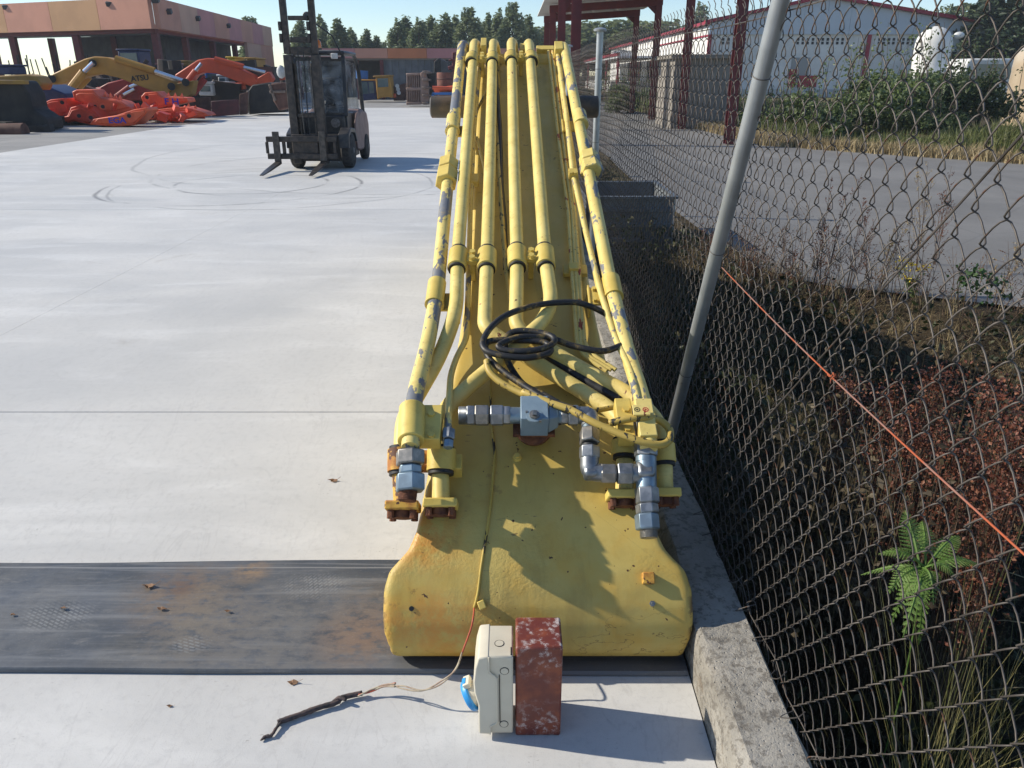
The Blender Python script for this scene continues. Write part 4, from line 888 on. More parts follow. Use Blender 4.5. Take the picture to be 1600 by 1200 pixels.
# seat, wheel, levers
fb('seat', (-.24, .75, .98), (.24, 1.2, 1.1), m_seat, bevel=.04)
mb = MB(); mb.box(F(0, 1.24, 1.38), (.44, .12, .58), Matrix.Rotation(.2, 3, 'X')); mb.build('seat_back', m_seat, fl, bevel=.05)
ax = Vector((0, .55, .83)).normalized(); a, b = frame(ax); c = F(.02, .52, 1.22); mb = MB(); mb.tube([c + (a * math.cos(t_) + b * math.sin(t_)) * .17 for t_ in [2 * math.pi * i / 24 for i in range(24)]], .016, 8, closed=True)
for k in range(3): mb.tube([c - ax * .02, c + (a * math.cos(k * 2.09) + b * math.sin(k * 2.09)) * .165], .012, 5)
mb.tube([c, c - ax * .4], .03, 8); mb.build('steering_wheel', m_fblack, fl, smooth=True)
for i in range(4):
    mb = MB(); mb.tube([F(.22 + i * .045, .42, .98), F(.23 + i * .045, .48, 1.2)], .007, 5); mb.ico(F(.23 + i * .045, .48, 1.22), .018); mb.build('lever', m_fblack, fl)
# beacon, lamps, mirrors
mb = MB(); mb.cyl(F(-.06, .55, 2.15), F(-.06, .55, 2.19), .075, n=18); bn = mb.build('beacon_base', m_fblack, fl, smooth=True, angle=35)
mb = MB(); mb.lathe(F(-.06, .55, 2.19), (0, 0, 1), [(0, .075), (.10, .072), (.14, .05), (.155, .02)], 18); mb.build('beacon', m_amber, bn, smooth=True, angle=35)
fb('work_lamp', (.28, .10, 1.99), (.40, .18, 2.09), m_white); mb = MB(); mb.tube([F(.46, .2, 2.08), F(.38, -.1, 2.38), F(.02, -.3, 2.66)], .014, 6); arm = mb.build('lamp_arm', m_fblack, fl, smooth=True)
mb = MB(); mb.lathe(F(.0, -.30, 2.69), (0, -1, .1), [(-.04, .03), (0, .07), (.04, .08), (.05, .07)], 14); mb.build('arm_lamp', m_rim, arm, smooth=True, angle=35)
mb = MB(); mb.tube([F(-.5, .2, 1.75), F(-.66, .1, 1.75)], .012, 5); mr = mb.build('mirror_arm', m_fblack, fl); mb = MB(); mb.ico(F(-.70, .12, 1.76), .09, 2, (1, .4, 1.35)); mb.build('mirror', m_white, mr, smooth=True)
mb = MB(); mb.lathe(F(.30, -.02, .84), (0, -1, .1), [(-.05, .05), (0, .085), (.03, .09), (.035, .05)], 16); mb.build('headlight', m_rim, fl, smooth=True, angle=35)
mb = MB(); mb.lathe(F(-.44, -.10, .80), (0, -1, .1), [(-.05, .06), (0, .085), (.03, .09), (.035, .05)], 16); mb.build('headlight', m_white, fl, smooth=True, angle=35)
# mast (offset to the left), rails, crossbars, cylinders, chains
ML, MR, MY = -.40, .11, -.42
for x in (ML, MR):
    mb = MB(); mb.b2(F(x - .075, MY - .05, .12), F(x + .075, MY + .10, 2.05)); mb.build('mast_rail', m_fmast, fl, bevel=.01)
    mb = MB(); mb.b2(F(x - .055, MY - .045, 2.06), F(x + .055, MY + .07, 3.6)); mb.build('mast_rail', m_fmast, fl, bevel=.01)
    mb = MB(); mb.cyl(F(x + (.10 if x < 0 else -.10), MY + .06, .3), F(x + (.10 if x < 0 else -.10), MY + .06, 1.9), .03, n=10); mb.build('lift_cylinder', m_fmast, fl, smooth=True, angle=35)
    for z in (2.75, 2.95): 
        mb = MB(); mb.b2(F(x - .10, MY - .08, z - .5), F(x - .05, MY + .02, z - .35)); mb.build('mast_roller', m_fmast, fl, bevel=.008)
for z, h in ((2.66, .075), (2.30, .09), (2.13, .10), (1.0, .08)):
    mb = MB(); mb.b2(F(ML + .076, MY - .02, z - h / 2), F(MR - .076, MY + .06, z + h / 2)); mb.build('mast_crossbar', m_fmast, fl, bevel=.008)
CY = -.56
for z in (.58, .27):
    mb = MB(); mb.b2(F(-.92, CY - .05, z - .05), F(.40, CY + .03, z + .05)); mb.build('carriage_bar', m_fmast, fl, bevel=.008)
for x, w in ((-.92, .05), (.36, .05), (-.60, .06), (.02, .06)):
    mb = MB(); mb.b2(F(x - w / 2, CY - .03, .3205), F(x + w / 2, CY + .02, .5295)); mb.build('carriage_stay', m_fmast, fl, bevel=.006)
mb = MB(); mb.b2(F(-.45, CY + .035, .22), F(.2, CY + .10, .66)); mb.build('side_shifter', m_fmast, fl, bevel=.01)
for x in (-.72, .15):
    mb = MB(); mb.b2(F(x - .06, CY - .10, .18), F(x + .06, CY - .052, .72)); fk = mb.build('fork', m_fork, fl, bevel=.006)
    mb = MB(); vs_ = []
    for y, z0, z1, w in ((CY - .052, .135, .185, .06), (CY - .15, .125, .172, .06), (CY - .8, .075, .10, .058), (CY - 1.18, .045, .06, .035)): vs_ += [F(x - w, y, z0), F(x + w, y, z0), F(x + w, y, z1), F(x - w, y, z1)]
    fs_ = [(3, 2, 1, 0), (12, 13, 14, 15)]
    for j in range(3): fs_ += [(j * 4 + i, j * 4 + (i + 1) % 4, j * 4 + 4 + (i + 1) % 4, j * 4 + 4 + i) for i in range(4)]
    mb.add(vs_, fs_); mb.build('fork_blade', m_fork, fk, bevel=.004)
mb = MB()
for x in (-.2, -.1): mb.tube(spline([F(x, MY - .08, .6), F(x, MY - .1, 1.2), F(x + .01, MY - .06, 2.1)], 4), .012, 5)
mb.build('mast_hoses', m_black, fl)
# ------------------------------------------------------------------ far side of the yard: warehouses, machines, scrap
def prj(poly, y, th, s=1.0, ox=0, oy=0):                 # outline seen at distance y, given real thickness th
    mb = MB(); mb.prism([aty(px * s + ox, py * s + oy, y) for px, py in poly], (0, th, 0)); return mb
Q = 1 / 3.81
m_fa = [simple('fascia_' + n, c, tuple(v * .88 for v in c), .5, .75) for n, c in (('salmon', (.58, .27, .185)), ('ochre', (.54, .30, .15)), ('pink', (.53, .225, .21)), ('orange', (.58, .20, .09)), ('peach', (.58, .33, .23)))]
m_redst = simple('red_oxide_steel', (.135, .022, .022), (.10, .018, .02), 4, .6)
m_shade = simple('shade_dark_cladding', (.09, .088, .09), (.06, .058, .06), 1.5, .8)  # dark base colour carries the shade of the open bays
m_soffit = simple('warehouse_soffit', (.30, .29, .28), (.24, .23, .22), 1, .8)
m_lamp = simple('lamp_housing', (.05, .05, .055), rough=.5)
CR = Vector((-23.6, 56, 0)); ZB, ZT = hz(45, 56), hz(-4, 56)
wh = thing('warehouse', 'long salmon and ochre panelled warehouse with an open dark bay on the left', 'warehouse', (-23.6, 56, 0))
Lend = Vector((-74, 76.6, 0)); Rend = Vector((-26.0, 90, 0))
def face_panels(a, b, wpan, pick, zb, zt, th, parent, name='fascia_panel'):
    d = (b - a); L = d.length; d.normalize(); nrm = Vector((d.y, -d.x, 0)); n = int(L / wpan)
    for i in range(n):
        p0 = a + d * (i * L / n + .015); p1 = a + d * ((i + 1) * L / n - .015); off = nrm * 0
        mb = MB(); vs_ = [p + nrm * t + Vector((0, 0, z)) for p in (p0, p1) for t in (0, th) for z in (zb, zt)]
        mb.add(vs_, [(0, 1, 3, 2), (4, 6, 7, 5), (0, 4, 5, 1), (2, 3, 7, 6), (0, 2, 6, 4), (1, 5, 7, 3)]); mb.build(name, m_fa[pick[i % len(pick)]], parent)
face_panels(CR, Lend, 4.3, (0, 1, 0, 1, 1, 2, 0, 1, 4), ZB, ZT, -.35, wh); face_panels(CR, Rend, 4.0, (0, 4, 2, 0, 2, 0, 2, 4), ZB, ZT, .35, wh)
def slab(name, pts, z0, z1, m, par): mb = MB(); mb.prism([Vector((p[0], p[1], z0)) for p in pts], (0, 0, z1 - z0)); return mb.build(name, m, par)
slab('roof', [(-24.1, 56.9), (-74, 77.6), (-72.5, 84.5), (-34.2, 68.2), (-33, 89.3), (-26.6, 89.5)], ZB + .05, ZB + .35, m_soffit, wh)
slab('rear_wall', [(-28, 65.6), (-36.0, 69.0), (-36, 69.4), (-28, 66)], 0, ZB + .04, m_shade, wh); slab('rear_wall', [(-27.4, 66.1), (-27.9, 66.1), (-30.4, 89), (-29.9, 89)], 0, ZB + .04, m_shade, wh)
dL = (Lend - CR).normalized(); dR = (Rend - CR).normalized()
mb = MB(); mb.beam(CR + dL * .1 + Vector((0, .25, ZB - .12)), Lend + Vector((0, .25, ZB - .12)), .25, .24); mb.build('eave_beam', m_redst, wh)
mb = MB(); mb.beam(CR + dR * .1 + Vector((-.25, 0, ZB - .12)), Rend + Vector((-.25, 0, ZB - .12)), .25, .24); mb.build('eave_beam', m_redst, wh)
for f in (.3, 7.6, 14.0, 21, 28): p = CR + dL * f + Vector((0, .3, 0)); mb = MB(); mb.b2(p - Vector((.22, .2, 0)), p + Vector((.22, .2, ZB - .25))); mb.build('column', m_redst, wh)
for f in (11, 18, 25): p = CR + dL * f + Vector((2, 7, 0)); mb = MB(); mb.b2(p - Vector((.22, .2, 0)), p + Vector((.22, .2, ZB - .01))); mb.build('column', m_redst, wh)
for f in (7, 14, 21): p = CR + dR * f + Vector((-.4, 0, 0)); mb = MB(); mb.b2(p - Vector((.2, .2, 0)), p + Vector((.2, .2, ZB - .25))); mb.build('column', m_redst, wh)
p0, p1 = CR + dR * 23, Rend; face_panels(p0, p1, 4.0, (4, 0, 0), 2.4, ZB, .3, wh, 'wall_panel')
mb = MB(); mb.beam(p0 + dR * 2.5 + Vector((.33, 0, 1.2)), p0 + dR * 8 + Vector((.33, 0, 1.2)), .02, 2.0); mb.build('roller_door', simple('pale_roller_door', (.5, .52, .55), rough=.5), wh)
for f, dd, zz in ((2.2, dR, .62), (8.5, dR, .6), (17, dR, .58), (4, dL, .85), (13.9, dL, .9), (-.0, dR, .9)):
    p = CR + dd * f + Vector((.45, -.45, ZB + (ZT - ZB) * zz)); mb = MB(); mb.box(p, (.45, .35, .3), Matrix.Rotation(.4, 3, 'X')); mb.beam(p, p + Vector((-.4, .4, .1)), .06, .06); mb.build('flood_lamp', m_lamp, wh, bevel=.03)
# second warehouse across the end of the yard
bw = thing('warehouse', 'low orange and pink fronted shed closing the far end of the yard', 'warehouse', (-5, 62, 0)); BYW = 62
zb2, zt2 = hz(91, BYW), hz(75.5, BYW)
for x0, x1, k in ((470, 555, 2), (555, 606, 0), (606, 667, 3), (667, 728, 2), (728, 800, 0), (800, 880, 2)):
    a, b = hx(x0, BYW, zb2) + .01, hx(x1, BYW, zb2) - .01; mb = MB(); mb.b2((a, BYW, zb2), (b, BYW + .3, zt2)); mb.build('fascia_panel', m_fa[k], bw)
m_corr = simple('grey_corrugated_steel', (.155, .16, .17), (.12, .125, .135), 2, .55, .3)
xa = hx(598, BYW); xb = hx(679, BYW); nn = 16
for i in range(nn):
    a = xa + (xb - xa) * i / nn; mb = MB(); w = (xb - xa) / nn; d = .06 * (i % 2); mb.b2((a + .004, BYW + .35 + d, 0), (a + w - .004, BYW + .42 + d, zb2)); mb.build('cladding_sheet', m_corr, bw)
mb = MB(); mb.b2((hx(470, BYW), BYW + 6, 0), (hx(600, BYW), BYW + 6.2, zb2)); mb.build('shaded_wall', m_shade, bw); mb = MB(); mb.b2((hx(679, BYW), BYW + .5, 0), (hx(880, BYW), BYW + .7, zb2)); mb.build('shaded_wall', m_shade, bw)
mb = MB(); mb.b2((hx(470, BYW), BYW + .31, zb2 - .1), (hx(880, BYW), BYW + 14, zb2 + .02)); mb.build('roof', m_soffit, bw)
for x in (470, 560, 598, 682, 880): mb = MB(); c = hx(x, BYW); mb.b2((c - .12, BYW + .05, 0), (c + .12, BYW + .28, zb2 - .102)); mb.build('column', m_redst, bw)

# --- machines
m_ky = simple('excavator_ochre', (.43, .22, .035), (.36, .18, .03), 1.5, .55, chips=(.2, .13, .05), chip_scale=4, chip_at=.7)
m_ky2 = simple('excavator_dull_gold', (.30, .17, .03), (.24, .13, .03), 2, .6)
m_or = simple('excavator_orange', (.56, .075, .022), (.46, .06, .02), 1.5, .5)
m_rd = simple('excavator_red', (.30, .022, .018), (.22, .02, .016), 2, .5)
m_co = simple('crusher_orange', (.72, .12, .04), (.60, .085, .03), 2.5, .5, chips=(.28, .06, .03), chip_scale=7, chip_at=.68)
m_co2 = simple('crusher_vermilion', (.68, .06, .02), (.55, .05, .02), 2.5, .5)
m_rod = simple('chrome_rod', (.75, .76, .78), rough=.2, metal=.9)
m_blk = simple('scrap_black', (.012, .011, .011), (.03, .026, .024), 2, .7)
m_brn = simple('scrap_brown', (.075, .032, .024), (.12, .06, .045), 3, .8)
m_navy = simple('navy_paint', (.012, .02, .075), (.02, .03, .09), 3, .5)
m_blu2 = simple('blue_paint', (.02, .11, .32), (.03, .13, .36), 3, .5)
m_wht = simple('white_paint', (.62, .62, .60), (.5, .5, .48), 3, .5)
m_gls = simple('dark_cab_glass', (.05, .09, .10), (.08, .12, .13), 2, .15, spec=.8)
m_blet = simple('blue_lettering', (.03, .04, .42), rough=.5)
ROTX = Matrix.Rotation(math.pi / 2, 3, 'X')
def pxt(px, py, y): return aty(px * Q, py * Q, y)
def rod(name, a, b, y, r0, m, par, r1=None): mb = MB(); mb.cyl(pxt(*a, y), pxt(*b, y), r0, r1, 10); return mb.build(name, m, par, smooth=True, angle=35)
def mach(name, label, cat, poly, y, th, m, part='arm_plate', s=Q, bevel=.05, group=None):
    c = aty(sum(p[0] for p in poly) / len(poly) * s, max(p[1] for p in poly) * s, y); t = thing(name, label, cat, (c.x, y, 0), group)
    prj(poly, y, th, s).build(part, m, t, bevel=bevel); return t
ye = mach('excavator_boom', 'ochre yellow bent excavator boom with dark lettering on its side and silver rams', 'excavator boom', [(285, 480), (310, 440), (500, 350), (560, 335), (640, 342), (705, 365), (1025, 480), (1035, 520), (1000, 560), (940, 555), (700, 462), (600, 440), (530, 450), (330, 512), (295, 505)], 36, .7, m_ky)
prj([(1000, 500), (1035, 498), (1155, 478), (1140, 565), (1085, 592), (985, 565)], 36.05, .55, Q).build('stick', m_ky2, ye, bevel=.04)
rod('ram_barrel', (385, 575), (500, 428), 35.7, .17, m_ky, ye); rod('ram_rod', (500, 428), (556, 374), 35.7, .09, m_rod, ye); rod('ram_barrel', (470, 520), (530, 455), 36.9, .15, m_ky, ye)
rod('ram_barrel', (690, 350), (920, 422), 35.9, .15, m_ky, ye); rod('ram_rod', (915, 422), (1112, 488), 35.9, .085, m_rod, ye)
for q in ((310, 470), (552, 376), (1020, 515), (1105, 490)): mb = MB(); mb.cyl(pxt(*q, 35.8), pxt(*q, 36.9), .16, n=12); mb.build('pivot_pin', m_blk, ye)
text('ATSU', .31, pxt(832, 466, 35.985), Matrix.Rotation(-.10, 3, 'Y') @ ROTX, m_blk, ye, 'lettering', .008, width=1.05)
oe = mach('excavator_boom', 'orange red excavator boom arched high behind the yellow one', 'excavator boom', [(1040, 445), (1175, 356), (1235, 345), (1290, 352), (1420, 405), (1510, 450), (1535, 490), (1515, 522), (1400, 480), (1290, 438), (1205, 432), (1160, 450), (1120, 505), (1050, 490)], 41, .7, m_or)
prj([(1520, 470), (1600, 425), (1625, 470), (1600, 505), (1555, 528), (1530, 510)], 41.05, .5, Q).build('stick', m_or, oe, bevel=.04)
rod('ram_barrel', (1120, 478), (1165, 420), 40.7, .13, m_or, oe); rod('ram_rod', (1165, 420), (1200, 378), 40.7, .08, m_rod, oe); rod('ram_barrel', (1280, 352), (1450, 398), 40.8, .14, m_or, oe); rod('ram_rod', (1450, 400), (1580, 430), 40.8, .08, m_rod, oe)
re = mach('excavator_boom', 'dark red excavator arm lying low under the yellow boom', 'excavator boom', [(590, 520), (640, 492), (760, 463), (960, 530), (945, 565), (800, 540), (700, 585), (620, 560)], 39, .6, m_rd)
rod('ram_barrel', (690, 575), (770, 515), 38.7, .1, m_rd, re); rod('ram_rod', (760, 522), (815, 500), 38.7, .07, m_rod, re); rod('ram_rod', (735, 560), (800, 528), 38.7, .07, m_rod, re)
rm_ = thing('excavator', 'red machine body half hidden behind the orange scrap jaws', 'excavator', (hx(190, 40), 40, 0)); prj([(560, 520), (760, 500), (960, 560), (1000, 600), (560, 600)], 40.5, 2.2, Q).build('body', m_rd, rm_, bevel=.1)
# orange demolition jaws
def jaw(label, poly, y, th, m, pins=(), letters=None, teeth=()):
    t = mach('crusher_jaw', label, 'demolition jaw', poly, y, th, m, 'cheek_plate', bevel=.03, group='orange demolition jaws piled at the yard edge')
    ct = Vector((0, .12, 0)); cx_, cy_ = sum(p[0] for p in poly) / len(poly), sum(p[1] for p in poly) / len(poly)
    prj([(cx_ + (x - cx_) * .86, cy_ + (yy - cy_) * .70) for x, yy in poly], y - .07, th + .14, Q).build('rib_plate', m, t, bevel=.02)
    for q in pins:
        mb = MB(); mb.cyl(pxt(*q, y - .11), pxt(*q, y + th + .1), .13, n=12); o = mb.build('pin_boss', m, t); mb = MB(); mb.cyl(pxt(*q, y - .118), pxt(*q, y), .07, n=10); mb.build('pin_hole', m_blk, o)
    for q in teeth:
        p = pxt(*q, y + th / 2); mb = MB(); mb.add([p + Vector((-.10, -.12, -.1)), p + Vector((.10, -.12, -.1)), p + Vector((.10, .12, -.1)), p + Vector((-.10, .12, -.1)), p + Vector((.05, 0, .18))], [(3, 2, 1, 0), (0, 1, 4), (1, 2, 4), (2, 3, 4), (3, 0, 4)]); mb.build('tooth', m, t)
    if letters: text(letters[0], letters[2], pxt(*letters[1], y - .082), Matrix.Rotation(letters[3], 3, 'Y') @ ROTX, m_blet, t, 'lettering', .006, width=1.2)
    return t
jaw('small vermilion jaw lying flat at the left end of the orange heap', [(220, 628), (300, 592), (382, 584), (402, 622), (422, 672), (330, 700), (255, 660)], 30, 1.1, m_co2, ((262, 640), (370, 610)))
jaw('upper orange jaw with a toothed edge leaning over the heap on the left', [(428, 545), (455, 533), (550, 535), (592, 580), (640, 588), (720, 605), (792, 652), (690, 684), (600, 684), (520, 630), (440, 592)], 30.4, .9, m_co, ((565, 635), (612, 635)), None, ((625, 575), (655, 580), (685, 588), (712, 592)))
jaw('lowest long orange jaw carrying the small blue letters', [(530, 742), (556, 708), (690, 686), (800, 650), (872, 640), (882, 658), (840, 705), (800, 746), (680, 755)], 28.6, .9, m_co, ((768, 690),), ('EGA', (697, 718), .27, 0))
jaw('upper right orange jaw carrying the bold blue letters', [(838, 575), (860, 550), (930, 545), (962, 575), (1112, 582), (1122, 608), (1012, 632), (935, 648), (850, 612)], 32.5, .8, m_co, ((875, 580),), ('F H', (1022, 606), .33, .02), ((1000, 575), (1040, 578), (1080, 580)))
jaw('long dark orange jaw with pointed tip at the right end of the heap', [(862, 685), (940, 650), (1010, 642), (1100, 636), (1222, 672), (1240, 690), (1100, 712), (960, 722), (880, 712)], 31.4, .9, m_co, ((905, 690), (1060, 690)), None, ((1120, 640), (1160, 652)))
jaw('crumpled vermilion linkage parts between the two left jaws', [(400, 690), (420, 640), (480, 622), (560, 660), (600, 700), (540, 745), (440, 720), (360, 745), (340, 705)], 29.6, 1.0, m_co2, ((470, 690), (540, 700)))
mb = MB(); rgj = random.Random(3)
for i in range(70):
    q = pxt(rgj.uniform(230, 1180), rgj.uniform(640, 715), rgj.uniform(29.5, 33)); q.z = max(.1, q.z); k = rgj.random()
    if k < .5: mb.box(q, (rgj.uniform(.1, .6), rgj.uniform(.1, .3), rgj.uniform(.06, .35)), Matrix.Rotation(rgj.uniform(-.8, .8), 3, 'Y') @ Matrix.Rotation(rgj.uniform(-1, 1), 3, 'Z'))
    elif k < .8: mb.cyl(q, q + Vector((rgj.uniform(-.4, .4), rgj.uniform(-.3, 0), rgj.uniform(-.1, .3))), rgj.uniform(.05, .16), n=8)
    else: mb.beam(q, q + Vector((rgj.uniform(-.9, .9), rgj.uniform(-.3, .1), rgj.uniform(-.1, .4))), .10, .16)
tag(mb.build('scrap', m_co2, origin=(-16, 31, 0)), 'small orange lugs, pins and links lying between the orange jaws', kind='stuff')
# dark buckets, plates
bk = mach('loader_bucket', 'huge black loader bucket at the left edge of the photo', 'bucket', [(-260, 470), (120, 482), (170, 560), (190, 650), (275, 705), (290, 775), (150, 780), (-260, 822)], 26.5, 1.0, m_blk, 'shell', bevel=.08)
mb = MB(); mb.beam(pxt(-260, 488, 26.3), pxt(160, 490, 26.3), .25, .12); mb.build('top_lip', m_ky2, bk, bevel=.02)
for x in (180, 215, 250): mb = MB(); mb.beam(pxt(x, 770, 26.2), pxt(x + 60, 762, 26.2), .3, .2); mb.build('bucket_tooth', m_blk, bk, bevel=.02)
bl = thing('steel_roll', 'rusty brown beam lying in front of the black bucket', 'steel beam', (hx(15, 25), 25.2, 0)); mb = MB(); mb.cyl(pxt(-200, 788, 25.2), pxt(150, 780, 25.2), .24, n=12); mb.build('beam', m_brn, bl, smooth=True, angle=35)
pa = mach('excavator_boom', 'flat dull yellow excavator stick above the black bucket', 'excavator boom', [(-200, 455), (0, 450), (150, 442), (215, 455), (245, 500), (230, 540), (190, 520), (170, 490), (-200, 486)], 29, .8, m_ky2)
nv = mach('engine_cover', 'dark navy engine cover between the black bucket and the yellow boom', 'engine cover', [(160, 510), (260, 505), (390, 560), (420, 640), (240, 640), (180, 580)], 31, 1.6, m_navy, 'cover'); prj([(155, 512), (250, 515), (258, 535), (170, 540)], 30.95, .05, Q).build('pale_strip', m_wht, nv)
def plate(label, poly, y, m, lean=.25, bevel=.02, nm='steel_plate', group=None):
    t = mach(nm, label, 'steel plate', poly, y, .10, m, 'sheet', bevel=bevel)
    mb = MB(); xs_ = [p[0] for p in poly]; ys_ = [p[1] for p in poly]; mb.beam(pxt(min(xs_) + 4, sum(ys_) / len(ys_), y + .3), pxt(max(xs_) - 4, sum(ys_) / len(ys_), y + .3), .3, .12); mb.build('stiffener', m, t)
plate('dark maroon steel plate standing on edge right of the orange jaws', [(1255, 602), (1418, 592), (1425, 682), (1262, 695)], 34.5, simple('maroon_plate', (.085, .022, .026), (.055, .018, .02), 3, .6))
plate('brown steel plate standing behind the pointed orange jaw', [(1110, 590), (1250, 575), (1255, 690), (1110, 690)], 36.5, m_brn)
plate('brown plate with pale rim right of the maroon plate', [(1424, 560), (1475, 548), (1470, 680), (1428, 684)], 36, m_brn)
def bucket(label, poly, y, th, m, lip):
    t = mach('digger_bucket', label, 'bucket', poly, y, th, m, 'shell', bevel=.06)
    for a, b in lip: mb = MB(); mb.beam(pxt(*a, y - .05), pxt(*b, y - .05), .12, .1); mb.build('rim', m_rodd, t, bevel=.02)
    return t
m_rodd = simple('worn_edge_steel', (.22, .17, .14), (.14, .10, .08), 5, .5, .3)
bucket('wide black digger bucket beside the forklift', [(1475, 540), (1500, 505), (1600, 490), (1690, 520), (1700, 668), (1560, 675), (1480, 682)], 37, 1.6, m_blk, (((1478, 540), (1470, 676)),))
bucket('small brown bucket just left of the forklift mast', [(1605, 500), (1640, 492), (1715, 490), (1720, 640), (1660, 660), (1625, 600)], 33, 1.0, m_brn, (((1605, 502), (1640, 600)), ((1606, 548), (1700, 545))))
def cabin(label, x0, x1, y0, y1, y, th, m, wins, s=Q):
    t = thing('machine_cab', label, 'machine cab', (hx((x0 + x1) / 2 * s, y), y, max(0, aty(x0 * s, y1 * s, y).z)))
    lo, hi = aty(x0 * s, y1 * s, y), aty(x1 * s, y0 * s, y); mb = MB(); mb.b2(lo, (hi.x, y + th, hi.z)); mb.build('shell', m, t, bevel=.06)
    mb = MB(); mb.b2((lo.x - .05, y - .06, hi.z), (hi.x + .05, y + th + .05, hi.z + .10)); mb.build('roof', m, t, bevel=.03)
    for a, b, c, d in wins: l2, h2 = aty(a * s, d * s, y), aty(b * s, c * s, y); mb = MB(); mb.b2((l2.x, y - .02, l2.z), (h2.x, y - .004, h2.z)); mb.build('window', m_gls, t)
    return t
cabin('white machine cab shell among the dark scrap', 1185, 1260, 500, 570, 41.5, 1.5, m_wht, ((1195, 1250, 512, 545),)); cabin('pale grey slanted cab shell beside the white one', 1270, 1375, 498, 572, 43, 1.5, simple('grey_paint', (.34, .36, .38), rough=.5), ((1282, 1318, 510, 560), (1328, 1364, 510, 560)))
cabin('faded pink cab far back in front of the dark bay', 936, 1022, 386, 440, 47, 1.6, simple('pink_paint', (.42, .19, .17), rough=.6), ((945, 975, 392, 412),)); cabin('dark blue tall cab with pale roof edge behind the yellow boom', 715, 822, 302, 400, 46, 1.5, m_navy, ((725, 812, 315, 380),))
cabin('small orange box body among the scrap', 1396, 1446, 506, 548, 42.5, 1.2, m_co, ()); cabin('bright yellow machine top beyond the orange boom', 1352, 1398, 347, 372, 50, 2, simple('bright_yellow', (.62, .36, .02), rough=.5), ()); cabin('yellow machine body left of the forklift', 1470, 1520, 352, 400, 50, 2, m_ky, ((1480, 1500, 362, 380),)); cabin('dull yellow roof behind the pink cab', 1065, 1118, 370, 392, 49, 2, m_ky2, ())
cabin('blue steel rack standing in the dark bay behind the orange boom', 1225, 1300, 425, 500, 48, 1.4, m_blu2, ((1240, 1285, 440, 490),))
cabin('rust red engine frame between the booms', 1035, 1085, 500, 560, 44, 1.4, m_rd, ()); cabin('dull gold counterweight under the yellow boom', 640, 720, 520, 585, 40.2, 1.5, m_ky2, ()); cabin('small white cab roof under the arched orange boom', 1300, 1345, 455, 492, 46, 1.4, m_wht, ((1306, 1338, 466, 488),)); cabin('grey hood beside the digger bucket', 1440, 1475, 505, 545, 43, 1.4, m_corr, ())
for (a, b, yy, lab, m) in (((1380, 470), (1700, 462), 45, 'long orange red rail lying across the scrap', m_or), ((440, 505), (600, 560), 38.4, 'slanting rusty beam under the yellow boom', m_brn), ((1480, 440), (1720, 425), 47, 'second thin orange rail behind the digger bucket', m_or), ((1150, 560), (1220, 470), 40.4, 'dark red prop leaning under the orange boom', m_rd)):
    t = thing('steel_rail', lab, 'steel beam', pxt(*a, yy)); mb = MB(); mb.beam(pxt(*a, yy), pxt(*b, yy), .22, .25); mb.build('web', m, t, bevel=.02); mb = MB(); mb.beam(pxt(*a, yy) + Vector((0, 0, .14)), pxt(*b, yy) + Vector((0, 0, .14)), .4, .03); mb.build('flange', m, t)
cabin('blue drum shaped tank at the left edge', -30, 48, 395, 445, 44, 1.6, m_navy, ())
rg = random.Random(21); mb = MB()
for i in range(260):
    x = rg.uniform(-4, 450); y = rg.uniform(42, 54); zt_ = rg.uniform(.4, 2.5 if x > 130 else 1.3); c = Vector((hx(x, y), y, 0)); k = rg.random()
    if k < .5: mb.box(c + Vector((0, 0, zt_ * .5)), (rg.uniform(.3, 1.6), rg.uniform(.3, 1.2), zt_), Matrix.Rotation(rg.uniform(-.3, .3), 3, 'Y'))
    elif k < .8: mb.beam(c + Vector((0, 0, rg.uniform(.2, 1.5))), c + Vector((rg.uniform(-2, 2), rg.uniform(-1, 1), rg.uniform(.6, zt_ + .3))), .14, .2)
    else: mb.cyl(c + Vector((0, 0, .2)), c + Vector((rg.uniform(-.6, .6), 0, zt_)), rg.uniform(.1, .5), n=9)
mb.cur = 0
tag(mb.build('scrap', simple('scrap_mixed', (.02, .017, .016), (.075, .05, .042), .6, .8), origin=(-20, 48, 0)), 'dark jumble of machine scrap in front of the warehouse bay', kind='stuff')
mb = MB()
for i in range(45): x = rg.uniform(-5, 150); y = rg.uniform(50, 53); c = Vector((hx(x, y), y, .8)); mb.beam(c, c + Vector((rg.uniform(-.4, .4), 0, rg.uniform(.6, 2.1))), .05, .05)
tag(mb.build('upright_rods', m_blk, origin=(-30, 51, 0)), 'thin dark rods standing up from the scrap under the open bay', kind='stuff')
mb = MB()
for i in range(70): x = rg.uniform(5, 320); p = atz(x, lerp(((0, 213), (120, 197), (330, 186)), x) - rg.uniform(2, 9)); mb.box(p + Vector((0, 0, .12)), (rg.uniform(.2, .9), rg.uniform(.2, .6), rg.uniform(.1, .4)), Matrix.Rotation(rg.uniform(-.5, .5), 3, 'Z'))
tag(mb.build('scrap', m_blk, origin=(-15, 28, 0)), 'low black scrap scattered along the foot of the orange heap', kind='stuff')
